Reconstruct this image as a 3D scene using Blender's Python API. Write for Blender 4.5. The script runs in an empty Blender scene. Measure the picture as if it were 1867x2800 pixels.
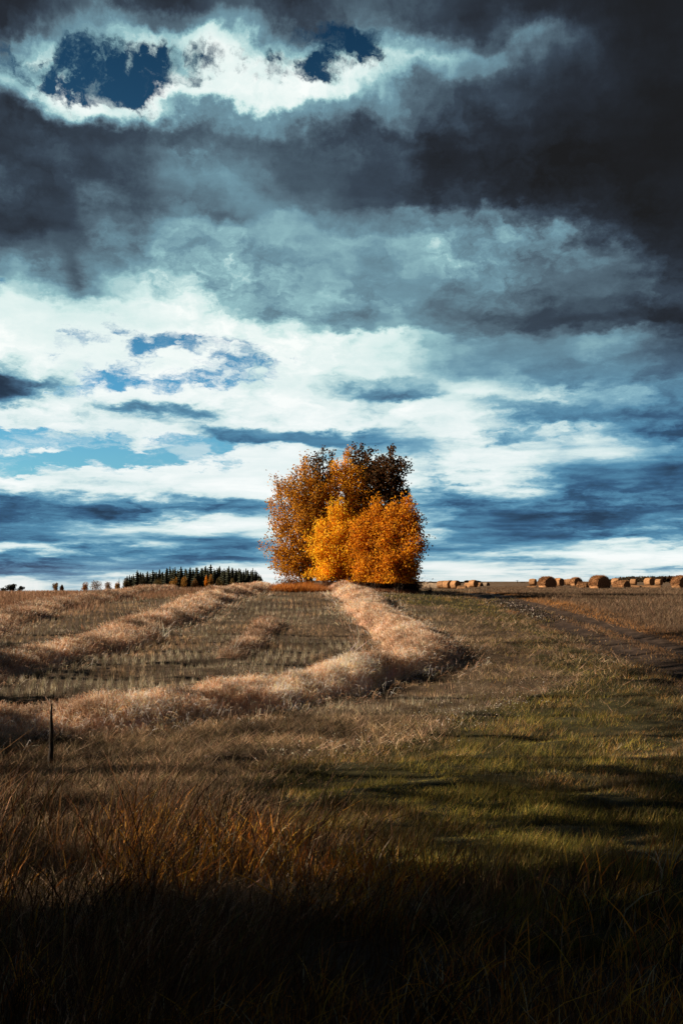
import bpy, bmesh, math, random
import numpy as np
from mathutils import Vector, noise as mnoise

random.seed(7)
rng = np.random.default_rng(11)
C = bpy.context.scene
COL = C.collection
R = math.radians

# ------------------------------------------------------------------ camera
EYE = 3.0
F = 35.0 / 24.0 * 1867.0          # focal length in photo pixels
PITCH = math.atan(190.0 / F)
cam_d = bpy.data.cameras.new('camera')
cam = bpy.data.objects.new('camera', cam_d)
COL.objects.link(cam)
cam_d.sensor_fit = 'HORIZONTAL'
cam_d.sensor_width = 24.0
cam_d.lens = 35.0
cam_d.clip_start = 0.1
cam_d.clip_end = 20000
cam.location = (0, 0, EYE)
cam.rotation_euler = (math.pi / 2 + PITCH, 0, 0)
C.camera = cam
C.render.resolution_x = 682
C.render.resolution_y = 1024
C.view_settings.view_transform = 'Standard'
C.view_settings.look = 'None'
C.view_settings.gamma = 1
EXPO = 0.9
C.view_settings.exposure = EXPO

# ------------------------------------------------------------------ sun
SUN_EL = R(23)
SUN_AZ = R(-91)                   # clockwise from +Y: low sun on the left, a little beyond the camera's side
sun_dir = Vector((math.sin(SUN_AZ) * math.cos(SUN_EL), math.cos(SUN_AZ) * math.cos(SUN_EL), math.sin(SUN_EL)))
sd = bpy.data.lights.new('sun', 'SUN')
sd.energy = 5.0
sd.angle = R(0.5)
sd.color = (1.0, 0.80, 0.60)
so = bpy.data.objects.new('sun', sd)
COL.objects.link(so)
so.rotation_euler = sun_dir.to_track_quat('Z', 'Y').to_euler()
so.location = (-30, 10, 40)

# ------------------------------------------------------------------ world: Nishita sky behind procedural clouds
def srgb(r, g, b):
    def f(c):
        c /= 255.0
        return c / 12.92 if c <= 0.04045 else ((c + 0.055) / 1.055) ** 2.4
    return (f(r), f(g), f(b), 1.0)

GX = [i * 98 * 1867 / 1568 for i in range(17)]
# cloud brightness over the sky (0 storm grey .. 10 sunlit white): first number = row
SKYL = """
0    1 1.5 4 1 1 2 2 1 3 3 2.5 2 1.5 1 0.5 0.3 0.2
40   0.8 1.5 5 4 1.5 2.5 3 1.5 3 4 3 2.5 2 1 0.5 0.3 0.2
90   2 5 6 6 8 7 5 3 4 6 8 7 5 2 1 0.5 0.3
120  4 6 6 6 8 9.2 8 6 7 8 8 7 5 2.5 1.2 0.6 0.3
160  6 5 6 6 7 9 8 8 9 8 5 4 3 2 1.2 0.5 0.2
200  7 8 9 9 9 9.2 9.2 9.2 9.2 7 4 3 2.5 2 1 0.3 0.2
225  4 5 8 9.2 9.2 9.2 9.2 9.2 8.5 6 4 3 2 1.5 0.8 0.3 0.2
258  2 1.2 1.5 1.5 2.5 4 5 5 5.5 5 3 2 1.5 1 0.5 0.3 0.2
310  1.57 2.13 2.69 2.69 2.13 2.69 2.69 2.69 2.69 2.13 1.22 0.884 0.772 0.436 0.436 0.324 0.324
370  1.57 1.57 2.13 3.81 3.81 4.37 3.81 2.69 2.69 2.13 1.22 0.66 0.548 0.436 0.324 0.324 0.324
420  2.69 1.57 2.13 4.37 4.37 4.93 4.37 2.91 2.35 1.91 1.44 1.22 0.996 0.66 0.548 0.436 0.436
470  2.69 2.13 2.13 3.25 3.81 3.81 4.37 3.81 2.69 2.13 1.56 1.44 1.22 0.772 0.66 0.436 0.436
510  1.57 1.57 2.13 3.81 4.37 2.69 4.37 5.49 3.81 4.37 4.93 4.37 2.69 2.13 1.35 1.01 0.786
550  2.69 2.69 2.69 4.93 5.49 4.93 4.93 5.49 5.49 6.05 6.05 6.05 6 6.05 3.25 2.13 1.01
600  4.93 3.25 3.25 4.37 4.93 4.93 3.81 4.37 4.93 5.15 5.49 4.93 5.49 5.49 4.37 3.25 1.35
640  7 6.05 2.69 7 5.49 4.37 4.37 4.93 5.49 5.49 4.93 4.37 4.37 4.37 3.81 3.25 1.57
680  8.7 8.5 4.93 6.05 7 6 5.49 5.49 6.05 5.49 4.93 3.81 3.81 3.81 3.25 3.25 2.13
720  8.7 8.7 8.7 8.7 8.7 7 5 5 5 5 4 3 2.5 2.5 2.5 2 1
750  8.7 8.7 8.7 8.7 8.7 8.7 7 6 5 5 4.5 4 3 2.5 2 1.5 0.8
780  8.7 8.7 8.7 8.7 8.7 8.7 8.7 8.7 8.7 8.7 7 6 5 5 6 4 1.5
820  7 8.7 8.7 8.7 8.7 8.7 8.7 8.7 8.7 8.7 8 6 5 5 6 4 3
855  0.8 5 8.7 8.7 8.7 8.7 8.7 8.7 8.7 8 8 6 6 4 4 3 3
885  0.8 3 8.7 8.7 8.7 8.7 8.7 8.7 8 6 6 8 7 6 5 5 4
912  2 7 8.7 8.7 8 8.7 8.7 8 6 3.5 4 8.7 8 7.5 7 6 5
940  8 8.7 7.5 4 4 3.5 7 8.7 8 7 8.7 7 5 4 4 3 3
965  8.7 8.7 8.7 8.7 8 7 8.7 8.7 8.7 8.7 8 8 6.5 6 5 4 2
988  8.7 8.7 8.7 8.7 8.7 4 4 3.5 4.5 5 8.7 8 7 7 8 6 2
1008 8.7 8.7 8.7 8.7 8.7 3.5 3 3.5 4 5 8 8 7 7 7 6 4
1032 8.7 8.7 8.7 8.7 8.7 8 8.7 8 7 6 6 8.7 8.5 8 7 6 5
1060 8.7 8.7 8.7 8.7 8.7 8.7 8.7 8.7 8 7 7 8 8 7 6 5 4
1085 8.7 8.7 8.7 8.7 8.7 8.7 8.7 8.7 8.7 8 7 8 8 6 5 4.5 4
1112 8.7 8.7 8.7 8.7 8.7 8.7 8.7 8.7 8.7 8 5 6 7 5 4.5 4 3.5
1138 4 4.5 5 5.5 7 8.7 8.7 8.7 8 7 6 5.5 5.5 4.5 4 4 3.5
1162 3 3.2 3.7 4.5 4.1 4.5 5.5 6 7 6 6 4.5 4.3 4 3.5 3.2 3
1188 3 3 3.5 4.5 6 8.7 8 8 8 7 5 4 3.5 3.2 3.2 3 2.7
1213 3 3.3 5.5 8.5 8.7 8.5 8 8 7 6 8.5 5 3.5 3.5 3.2 3.5 3.5
1240 3.5 3.9 8 8 7 5.5 5.5 6 6 8 8 6 4.5 5.5 6.5 6.5 5.5
1265 8.7 8 4.5 4.3 4.3 4.5 5.5 6 7 8 5.5 5 5 6 7 8 8
1290 3.2 3.2 3.2 2.7 2.9 3.7 4.7 5.7 5.7 6.7 7.7 7.7 7.7 6.7 7.7 7.2 6.7
1315 6.7 7.2 5.7 4.7 5.7 7.7 7.7 7.7 6.7 7.7 7.7 7.7 7.2 7.7 7.7 7.7 7.7
1336 7.7 6.7 6.7 7.7 7.7 8.2 8.2 7.7 7.7 7.7 7.7 8.2 7.7 7.7 7.7 7.7 7.7
"""
# openings of blue between the clouds (0..9)
SKYG = """
0    0 0 0 0 0 0 0 0 0 0 0 0 0 0 0 0 0
40   0 0 0 0 0 0 0 0 0 0 0 0 0 0 0 0 0
80   0 2 2 0 0 0 0 4 6 4 0 0 0 0 0 0 0
100  3 5 5 3 1 0 0 3 7 5 0 0 0 0 0 0 0
120  6 6 7 8 6 0 2 6 6 5 0 0 0 0 0 0 0
160  4 6 8 9 8 1 6 8 3 0 0 0 0 0 0 0 0
178  2 4 8 9 8 0 5 3 2 0 0 0 0 0 0 0 0
198  0 4 8 9 9 0 0 0 0 0 0 0 0 0 0 0 0
218  0 0 1 3 4 0 0 0 0 0 0 0 0 0 0 0 0
258  0 0 0 0 0 0 0 0 0 0 0 0 0 0 0 0 0
640  0 0 0 0 0 0 0 0 0 0 0 0 0 0 0 0 0
664  8 0 0 0 0 0 0 0 0 0 0 0 0 0 0 0 0
690  0 0 0 0 0 0 0 0 0 0 0 0 0 0 0 0 0
755  0 0 1 2 1 0 0 0 0 0 0 0 0 0 0 0 0
776  0 3 5 6 5 4 1 0 0 0 0 0 0 0 0 0 0
800  0 0 2 4 5 3 2 0 0 0 0 0 0 0 0 0 0
830  0 0 0 0 2 4 6 1 0 0 0 0 0 0 0 0 0
858  0 0 3 3 1 3 3 0 0 0 0 0 0 0 0 0 0
884  0 1 6 8 7 5 0 0 0 0 0 0 0 0 0 0 0
906  0 0 0 3 1 0 0 0 0 0 0 0 0 0 0 0 0
972  0 0 0 0 0 0 0 0 0 0 0 0 0 0 0 0 0
990  7 7 6 0 0 0 0 0 0 0 0 0 0 0 0 0 0
1010 9 9 9 6 4 3 0 0 0 0 0 0 0 0 0 0 0
1028 2 2 7 3 3 8 3 0 0 0 2 0 0 0 0 0 0
1045 9 8 9 9 9 8 2 0 0 0 0 0 0 0 0 0 0
1060 8 2 7 8 8 6 0 0 0 0 0 0 0 0 0 0 0
1076 9 8 6 3 3 2 0 0 0 0 0 0 0 0 0 0 0
1095 7 4 0 0 0 0 0 0 0 0 0 0 0 0 0 0 0
1112 0 0 0 0 0 0 0 0 0 0 0 0 0 0 0 0 0
1336 0 0 0 0 0 0 0 0 0 0 0 0 0 0 0 0 0
"""
def parse(t):
    rows = [[float(v) for v in l.split()] for l in t.strip().splitlines()]
    return np.array([r[0] for r in rows]) * 1867 / 1568, np.array([r[1:] for r in rows])
YL, ML = parse(SKYL)
YG, MG = parse(SKYG)
def bil(ys, M, px, py):
    cols = np.array([np.interp(py, ys, M[:, j]) for j in range(M.shape[1])])
    return float(np.interp(px, GX, cols))
def px_of(az, el):
    d = np.array([math.sin(az) * math.cos(el), math.cos(az) * math.cos(el), math.sin(el)])
    fy = d[1] * math.cos(PITCH) + d[2] * math.sin(PITCH)
    uy = -d[1] * math.sin(PITCH) + d[2] * math.cos(PITCH)
    return 933.5 + F * d[0] / fy, 1400 - F * uy / fy

AZ0, AZ1 = R(-20.5), R(20.5)
NCOL = 29
rows_px = [1598, 1586, 1571, 1552, 1530, 1507, 1486, 1462, 1440, 1414, 1388, 1360, 1335, 1312, 1290, 1272, 1256, 1241,
           1224, 1202, 1178, 1150, 1120, 1086, 1054, 1020, 988, 953, 928, 900, 862, 825, 790, 755, 712, 660, 607, 560, 500, 440, 370, 307,
           268, 238, 205, 170, 130, 90, 45, 0]
def el_of(py):
    return math.atan((1400 - py) / F) + PITCH
ELS = [el_of(p) for p in rows_px]

W = bpy.data.worlds.new('World')
C.world = W
W.use_nodes = True
nt = W.node_tree
nt.nodes.clear()
N, L = nt.nodes, nt.links
def val(x):
    n = N.new('ShaderNodeValue'); n.outputs[0].default_value = x; return n.outputs[0]
def mth(op, a, b=None, c=None, clamp=False):
    n = N.new('ShaderNodeMath'); n.operation = op; n.use_clamp = clamp
    for i, v in enumerate((a, b, c)):
        if v is None: continue
        if isinstance(v, (int, float)): n.inputs[i].default_value = v
        else: L.new(v, n.inputs[i])
    return n.outputs[0]
def mrange(v, a, b, c=0.0, d=1.0, smooth=False):
    n = N.new('ShaderNodeMapRange'); n.interpolation_type = 'SMOOTHSTEP' if smooth else 'LINEAR'
    L.new(v, n.inputs['Value'])
    for k, x in zip(('From Min', 'From Max', 'To Min', 'To Max'), (a, b, c, d)):
        n.inputs[k].default_value = x
    return n.outputs['Result']
def mixc(f, a, b):
    n = N.new('ShaderNodeMix'); n.data_type = 'RGBA'
    if isinstance(f, (int, float)): n.inputs[0].default_value = f
    else: L.new(f, n.inputs[0])
    for i, v in ((6, a), (7, b)):
        if isinstance(v, tuple): n.inputs[i].default_value = v
        else: L.new(v, n.inputs[i])
    return n.outputs[2]
def wnoise(vec, scale, detail=6, rough=0.55, dist=0.0):
    n = N.new('ShaderNodeTexNoise'); n.noise_dimensions = '2D'; L.new(vec, n.inputs['Vector'])
    n.inputs['Scale'].default_value = scale; n.inputs['Detail'].default_value = detail
    n.inputs['Roughness'].default_value = rough; n.inputs['Distortion'].default_value = dist
    return n
def ramp(fac, stops, interp='LINEAR'):
    n = N.new('ShaderNodeValToRGB'); L.new(fac, n.inputs[0])
    cr = n.color_ramp; cr.interpolation = interp
    while len(cr.elements) < len(stops): cr.elements.new(0.5)
    for e, (p, c) in zip(cr.elements, stops):
        e.position = p
    for e, (p, c) in zip(cr.elements, stops):
        e.color = c
    return n.outputs[0]

tc = N.new('ShaderNodeTexCoord')
sep = N.new('ShaderNodeSeparateXYZ'); L.new(tc.outputs['Generated'], sep.inputs[0])
dx, dy, dz = sep.outputs
az = mth('ARCTAN2', dx, dy)
el = mth('ARCSINE', dz)
# coordinates on a flat cloud layer overhead
den = mth('ADD', mth('MAXIMUM', dz, 0.0), 0.07)
comb = N.new('ShaderNodeCombineXYZ')
L.new(mth('DIVIDE', dx, den), comb.inputs[0]); L.new(mth('DIVIDE', dy, den), comb.inputs[1])
P = comb.outputs[0]
# coordinates on the dome, stretched sideways
comb2 = N.new('ShaderNodeCombineXYZ')
L.new(mth('MULTIPLY', az, 1.0), comb2.inputs[0])
elw = mth('MULTIPLY', mth('LOGARITHM', mth('ADD', mth('MAXIMUM', el, 0.0), 0.09), 2.718), 0.62)
L.new(elw, comb2.inputs[1])
Q = comb2.outputs[0]
n1 = wnoise(Q, 7.0, 9, 0.60)       # broad wander of the cloud edges
n2 = wnoise(Q, 26.0, 7, 0.62)
s1 = N.new('ShaderNodeSeparateColor'); L.new(n1.outputs['Color'], s1.inputs[0])
s2 = N.new('ShaderNodeSeparateColor'); L.new(n2.outputs['Color'], s2.inputs[0])
wamp = mrange(el, 0.0, 0.30, 0.25, 1.0)
azw = mth('ADD', az, mth('MULTIPLY', mth('ADD', mth('MULTIPLY', mth('SUBTRACT', s1.outputs[0], 0.5), 0.16), mth('MULTIPLY', mth('SUBTRACT', s2.outputs[0], 0.5), 0.05)), mth('ADD', mth('MULTIPLY', wamp, 0.6), 0.4)))
elwp = mth('ADD', el, mth('MULTIPLY', mth('ADD', mth('MULTIPLY', mth('SUBTRACT', s1.outputs[1], 0.5), 0.075), mth('MULTIPLY', mth('SUBTRACT', s2.outputs[1], 0.5), 0.028)), wamp))
u = mrange(azw, AZ0, AZ1)
acc = None
for i, e in enumerate(ELS):
    stops = []
    for j in range(NCOL):
        a = AZ0 + (AZ1 - AZ0) * j / (NCOL - 1)
        px, py = px_of(a, e)
        l_ = bil(YL, ML, px, py) / 10.0
        g_ = bil(YG, MG, px, py) / 9.0
        stops.append((j / (NCOL - 1), (l_, g_, 0, 1)))
    r = ramp(u, stops, 'LINEAR')
    if acc is None: acc = r
    else: acc = mixc(mrange(elwp, ELS[i - 1], e, smooth=True), acc, r)
# above the picture and behind the camera: made-up dark cloud that holds the fill light down
up = mrange(el, ELS[-1], ELS[-1] + 0.25, smooth=True)
acc = mixc(up, acc, (0.05, 0.0, 0, 1))
back = mrange(dy, 0.86, 0.70, smooth=True)
acc = mixc(back, acc, (0.15, 0.0, 0, 1))
sa = N.new('ShaderNodeSeparateColor'); L.new(acc, sa.inputs[0])
def puffs(vec, scale, detail, rough):
    n = N.new('ShaderNodeTexVoronoi'); n.voronoi_dimensions = '2D'; n.feature = 'SMOOTH_F1'; n.normalize = True
    L.new(vec, n.inputs['Vector']); n.inputs['Scale'].default_value = scale
    n.inputs['Detail'].default_value = detail; n.inputs['Roughness'].default_value = rough; n.inputs['Smoothness'].default_value = 0.6
    return n.outputs['Distance']
# warped copy of the dome coordinates so that the puffs curl
wv = N.new('ShaderNodeVectorMath'); wv.operation = 'MULTIPLY_ADD'
wv.inputs[1].default_value = (0.07, 0.07, 0); L.new(n2.outputs['Color'], wv.inputs[0]); L.new(Q, wv.inputs[2])
QW = wv.outputs[0]
f1 = wnoise(P, 1.0, 6, 0.50, 0.0)
f2 = wnoise(QW, 11.0, 8, 0.52, 0.0)
b1 = puffs(QW, 17.0, 4.0, 0.60)
msk = mrange(wnoise(Q, 5.0, 2, 0.5).outputs[0], 0.36, 0.64, 0.25, 1.0, True)   # texture comes in patches, soft elsewhere
tex = mth('ADD', mth('MULTIPLY', mth('SUBTRACT', f1.outputs[0], 0.5), 0.36),
          mth('MULTIPLY', msk, mth('ADD', mth('MULTIPLY', mth('SUBTRACT', f2.outputs[0], 0.5), 0.50), mth('MULTIPLY', mth('SUBTRACT', 0.33, b1), 0.80))))
comb3 = N.new('ShaderNodeCombineXYZ')
L.new(mth('MULTIPLY', az, 5.0), comb3.inputs[0]); L.new(mth('MULTIPLY', el, 40.0), comb3.inputs[1])
f5 = wnoise(comb3.outputs[0], 1.5, 8, 0.56, 0.1)      # thin flat streaks low over the horizon
tex = mth('ADD', tex, mth('MULTIPLY', mth('SUBTRACT', f5.outputs[0], 0.52), mrange(el, 0.04, 0.20, 0.85, 0.10, True)))
# less texture where it is very dark
amp = mrange(sa.outputs[0], 0.0, 0.45, 0.22, 1.0)
Lum = mth('ADD', sa.outputs[0], mth('MULTIPLY', tex, amp), clamp=True)
ls = N.new('ShaderNodeSeparateColor')
L.new(ramp(Lum, [(p, (q, q, q, 1)) for p, q in ((0, 0), (.12, .12), (.3, .28), (.42, .40), (.52, .49), (.60, .60), (.68, .73), (.80, .88), (1, 1))], 'LINEAR'), ls.inputs[0])
Lum = ls.outputs[0]
hi = ramp(Lum, [(0.0, srgb(29, 30, 32)), (0.12, srgb(40, 46, 55)), (0.22, srgb(57, 70, 84)), (0.35, srgb(86, 108, 122)), (0.5, srgb(112, 149, 164)),
                (0.7, srgb(150, 192, 198)), (0.85, srgb(205, 232, 230)), (1.0, srgb(250, 255, 252))])
lo = ramp(Lum, [(0.0, srgb(30, 42, 60)), (0.2, srgb(44, 68, 93)), (0.32, srgb(58, 96, 130)), (0.46, srgb(86, 140, 172)), (0.62, srgb(138, 184, 203)),
                (0.8, srgb(212, 232, 233)), (1.0, srgb(248, 253, 252))])
cloud = mixc(mrange(el, 0.13, 0.26, smooth=True), lo, hi)
# faint pink in the lowest band
cloud = mixc(mth('MULTIPLY', mrange(el, 0.025, 0.0), mth('MULTIPLY', Lum, 0.2)), cloud, srgb(252, 224, 212))
sky = N.new('ShaderNodeTexSky')
sky.sky_type = 'NISHITA'
sky.sun_disc = False
sky.sun_elevation = SUN_EL
sky.sun_rotation = SUN_AZ
sky.dust_density = 0.6
sky.ozone_density = 2.0
tint = ramp(mrange(el, 0.0, 0.55), [(0.0, (0.42, 0.66, 0.70, 1)), (0.35, (0.22, 0.56, 0.68, 1)), (0.6, (0.11, 0.26, 0.31, 1)), (1.0, (0.035, 0.11, 0.15, 1))])
blue = N.new('ShaderNodeMix'); blue.data_type = 'RGBA'; blue.blend_type = 'MULTIPLY'; blue.inputs[0].default_value = 1.0
L.new(sky.outputs[0], blue.inputs[6]); L.new(tint, blue.inputs[7])
f4 = wnoise(QW, 20.0, 10, 0.60, 0.0)
b2 = puffs(QW, 26.0, 4.0, 0.65)
gapn = mth('ADD', mth('ADD', sa.outputs[1], mth('MULTIPLY', mth('SUBTRACT', f4.outputs[0], 0.5), 1.8)), mth('MULTIPLY', mth('SUBTRACT', b2, 0.30), 0.8))
gap = mth('MULTIPLY', mrange(gapn, 0.22, 0.72, smooth=True), mth('MULTIPLY', mrange(sa.outputs[1], 0.04, 0.16, smooth=True), mrange(wnoise(QW, 13.0, 9, 0.6).outputs[0], 0.50, 0.74, 1.0, 0.45, True)))
sc = N.new('ShaderNodeVectorMath'); sc.operation = 'SCALE'; sc.inputs[3].default_value = 10.0 / 2 ** EXPO
L.new(cloud, sc.inputs[0])
fin = mixc(gap, sc.outputs[0], blue.outputs[2])
bg = N.new('ShaderNodeBackground'); bg.inputs[1].default_value = 0.1
L.new(fin, bg.inputs[0])
wo = N.new('ShaderNodeOutputWorld'); L.new(bg.outputs[0], wo.inputs[0])
W.cycles.sampling_method = 'MANUAL'
W.cycles.sample_map_resolution = 512

# ------------------------------------------------------------------ helpers
def setp(o, label=None, cat=None, group=None, kind=None):
    if label: o['label'] = label
    if cat: o['category'] = cat
    if group: o['group'] = group
    if kind: o['kind'] = kind
    return o
def empty(name, loc, label, cat, group=None, rz=0.0):
    o = bpy.data.objects.new(name, None); COL.objects.link(o)
    o.empty_display_size = 0.3
    o.location = loc; o.rotation_euler = (0, 0, rz)
    return setp(o, label, cat, group)

def vnoise(x, y, seed=0):
    xi = np.floor(x).astype(np.int64); yi = np.floor(y).astype(np.int64)
    fx = x - xi; fy = y - yi
    fx = fx * fx * (3 - 2 * fx); fy = fy * fy * (3 - 2 * fy)
    def h(a, b):
        n = (a * 374761393 + b * 668265263 + seed * 1442695041) & 0xffffffff
        n = ((n ^ (n >> 13)) * 1274126177) & 0xffffffff
        n = n ^ (n >> 16)
        return (n & 0xffff) / 65535.0
    return (h(xi, yi) * (1 - fx) + h(xi + 1, yi) * fx) * (1 - fy) + (h(xi, yi + 1) * (1 - fx) + h(xi + 1, yi + 1) * fx) * fy
def fbm(x, y, seed=0, o=4):
    s = 0; a = 0.5; t = 0
    for k in range(o):
        s = s + a * vnoise(x * 2 ** k + 17.3 * k, y * 2 ** k - 9.1 * k, seed + k); t += a; a *= 0.5
    return s / t
def sst(x, a, b):
    t = np.clip((x - a) / (b - a), 0, 1)
    return t * t * (3 - 2 * t)

# ------------------------------------------------------------------ terrain height (world z)
PD = [0, 3, 6, 9, 12, 15, 20, 27, 35, 45, 61, 90, 200, 6000]
PH = [1.6, 1.65, 1.95, 2.25, 2.42, 2.5, 2.42, 2.0, 1.62, 1.25, 0.98, 0.84, 0.86, 1.0]
def terr(x, y, micro=True):
    x = np.asarray(x, float); y = np.asarray(y, float)
    D = np.hypot(x * 0.7, y)
    D = np.where(y < 0, np.abs(y) * 0.2 + np.abs(x) * 0.3, D)
    h = np.interp(D, PD, PH)
    # knoll under the trees, running on to the left
    h = h - 0.52 * np.exp(-((x + 2) / 12) ** 2 - ((y - 58) / 17) ** 2)
    azl = np.arctan2(x, np.maximum(y, 1.0))
    left = sst(-azl, 0.03, 0.11)
    h = h - 0.08 * left * np.exp(-((y - 56) / 18) ** 2)
    h = h + left * (6.3 * sst(y, 66, 260) + 0.012 * np.maximum(y - 200, 0))
    # shallow dip right of the trees
    h = h + 0.42 * np.exp(-((azl - 0.10) / 0.045) ** 2) * sst(y, 95, 150)
    if micro:
        w = np.clip(1.2 - D / 120, 0, 1)
        h = h - w * (0.16 * (fbm(x / 3.2, y / 4.5, 5) - 0.5) + 0.07 * (fbm(x / 0.8, y / 0.8, 9, 3) - 0.5))
        # long soft ridges left by tyres and mower on the grassy headland
        g = sst(x + 0.35 * y, 1.0, 6.0) * sst(y, 7, 10) * (1 - sst(y, 26, 34))
        ph = (y - 0.75 * x) / 2.1 + 2.6 * fbm(x / 5, y / 5, 21, 3)
        h = h - g * 0.05 * np.sin(ph * 2 * np.pi) * np.clip(2.6 * fbm(x / 1.8, y / 1.4, 22, 3) - 0.75, 0, 1.2)
    return EYE - h

def ray(px, py):
    sx = (px - 933.5) / F; sy = (1400 - py) / F
    return np.array([sx, math.cos(PITCH) - sy * math.sin(PITCH), math.sin(PITCH) + sy * math.cos(PITCH)])
def at(px, py):
    """the point of the ground seen in that direction"""
    d = ray(px, py)
    t = 2.5; prev = t
    while t < 3000:
        if EYE + d[2] * t < float(terr(d[0] * t, d[1] * t, False)):
            a, b = prev, t
            for _ in range(25):
                m = (a + b) / 2
                if EYE + d[2] * m < float(terr(d[0] * m, d[1] * m, False)): b = m
                else: a = m
            return np.array([d[0] * a, d[1] * a])
        prev = t; t *= 1.01
    return np.array([d[0] * 150, d[1] * 150])
def onx(px, D):
    return (px - 933.5) / F * D

def poly_w(pts):
    return np.array([at(*p) for p in pts])
def inpoly(x, y, poly):
    ins = np.zeros(x.shape, bool)
    n = len(poly)
    for i in range(n):
        x1, y1 = poly[i]; x2, y2 = poly[(i + 1) % n]
        c = ((y1 > y) != (y2 > y)) & (x < (x2 - x1) * (y - y1) / (y2 - y1 + 1e-12) + x1)
        ins ^= c
    return ins
def dline(x, y, pts):
    """distance to a polyline, signed by side, and position along it"""
    best = np.full(x.shape, 1e9); side = np.zeros(x.shape); along = np.zeros(x.shape); acc = 0.0
    for i in range(len(pts) - 1):
        a = pts[i]; b = pts[i + 1]; d = b - a; l = np.hypot(*d) + 1e-9
        t = np.clip(((x - a[0]) * d[0] + (y - a[1]) * d[1]) / l ** 2, 0, 1)
        ex = x - a[0] - t * d[0]; ey = y - a[1] - t * d[1]
        r = np.hypot(ex, ey)
        m = r < best
        best = np.where(m, r, best)
        side = np.where(m, np.sign(d[0] * ey - d[1] * ex), side)
        along = np.where(m, acc + t * l, along)
        acc += l
    return best, side, along
def resample(pts, step):
    pts = np.asarray(pts); seg = np.hypot(*np.diff(pts, axis=0).T); s = np.r_[0, np.cumsum(seg)]
    n = max(int(s[-1] / step), 2); q = np.linspace(0, s[-1], n + 1)
    out = np.c_[np.interp(q, s, pts[:, 0]), np.interp(q, s, pts[:, 1])]
    for _ in range(3 if n > 8 else 0):
        k = out.copy(); k[1:-1] = (out[:-2] + 2 * out[1:-1] + out[2:]) / 4; out = k
    return out

RUT_A = poly_w([(1235, 1620), (1330, 1634), (1400, 1652), (1488, 1690), (1580, 1728), (1680, 1765), (1867, 1842), (2050, 1925)])
RUT_B = poly_w([(1300, 1620), (1400, 1640), (1500, 1668), (1600, 1694), (1700, 1722), (1867, 1776), (2050, 1840)])
LAWN = poly_w([(1040, 1627), (1250, 1626), (1370, 1655), (1470, 1700), (1570, 1745), (1867, 1870), (2300, 2060), (2300, 2700), (1500, 2700), (1000, 2500),
               (700, 2230), (700, 2115), (900, 2070), (1100, 2010), (1330, 1935), (1530, 1860), (1500, 1790), (1420, 1740), (1300, 1690), (1180, 1655), (1050, 1645)])
RFIELD = np.r_[RUT_A, np.array([[60, 40], [900, 300], [900, 2000], [60, 2000], [18, 110]])]
TALL_L = poly_w([(-300, 2150), (0, 2185), (300, 2200), (600, 2240), (760, 2290), (950, 2380), (1250, 2400), (1600, 2370), (2200, 2330)])

def zones(x, y, sc=0.0):
    """weights of the surface kinds, with ragged borders"""
    jx = x + (fbm(x / 1.2, y / 1.2, 31, 3) - 0.5) * 1.6 * np.clip(y / 20, 0.4, 3)
    jy = y + (fbm(x / 1.2, y / 1.2, 37, 3) - 0.5) * 1.6 * np.clip(y / 20, 0.4, 3)
    k_ = np.clip(y / 14, 0.5, 2.5) * sc
    lawn = inpoly(jx + rng.normal(0, 0.55, x.shape) * k_, jy + rng.normal(0, 0.75, x.shape) * k_, LAWN)
    rf = inpoly(jx + rng.normal(0, 0.2, x.shape) * k_, jy + rng.normal(0, 0.3, x.shape) * k_, RFIELD)
    ra, _, _ = dline(x, y, RUT_A); rb, _, _ = dline(x, y, RUT_B)
    return lawn & ~rf, rf, ra, rb

# ------------------------------------------------------------------ materials
def new_mat(name):
    m = bpy.data.materials.new(name); m.use_nodes = True
    m.node_tree.nodes.clear()
    return m, m.node_tree
def mat_attr(name, rough=0.8, trans=0.3, spec=0.2, var=0.25, nscale=4.0, attr='tint'):
    """leaf / straw material: colour attribute, fine noise, partly translucent"""
    m, t = new_mat(name); n, l = t.nodes, t.links
    a = n.new('ShaderNodeAttribute'); a.attribute_name = attr
    g = n.new('ShaderNodeNewGeometry')
    no = n.new('ShaderNodeTexNoise'); no.inputs['Scale'].default_value = nscale; no.inputs['Detail'].default_value = 4
    l.new(g.outputs['Position'], no.inputs['Vector'])
    mr = n.new('ShaderNodeMapRange'); mr.inputs['To Min'].default_value = 1 - var; mr.inputs['To Max'].default_value = 1 + var
    mr.inputs['From Min'].default_value = 0.3; mr.inputs['From Max'].default_value = 0.7
    l.new(no.outputs[0], mr.inputs['Value'])
    mu = n.new('ShaderNodeVectorMath'); mu.operation = 'SCALE'
    l.new(a.outputs['Color'], mu.inputs[0]); l.new(mr.outputs[0], mu.inputs[3])
    p = n.new('ShaderNodeBsdfPrincipled'); p.inputs['Roughness'].default_value = rough
    p.inputs['Specular IOR Level'].default_value = spec
    l.new(mu.outputs[0], p.inputs['Base Color'])
    o = n.new('ShaderNodeOutputMaterial')
    if trans > 0:
        tr = n.new('ShaderNodeBsdfTranslucent'); l.new(mu.outputs[0], tr.inputs[0])
        mx = n.new('ShaderNodeMixShader'); mx.inputs[0].default_value = trans
        l.new(p.outputs[0], mx.inputs[1]); l.new(tr.outputs[0], mx.inputs[2]); l.new(mx.outputs[0], o.inputs[0])
    else:
        l.new(p.outputs[0], o.inputs[0])
    return m
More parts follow.
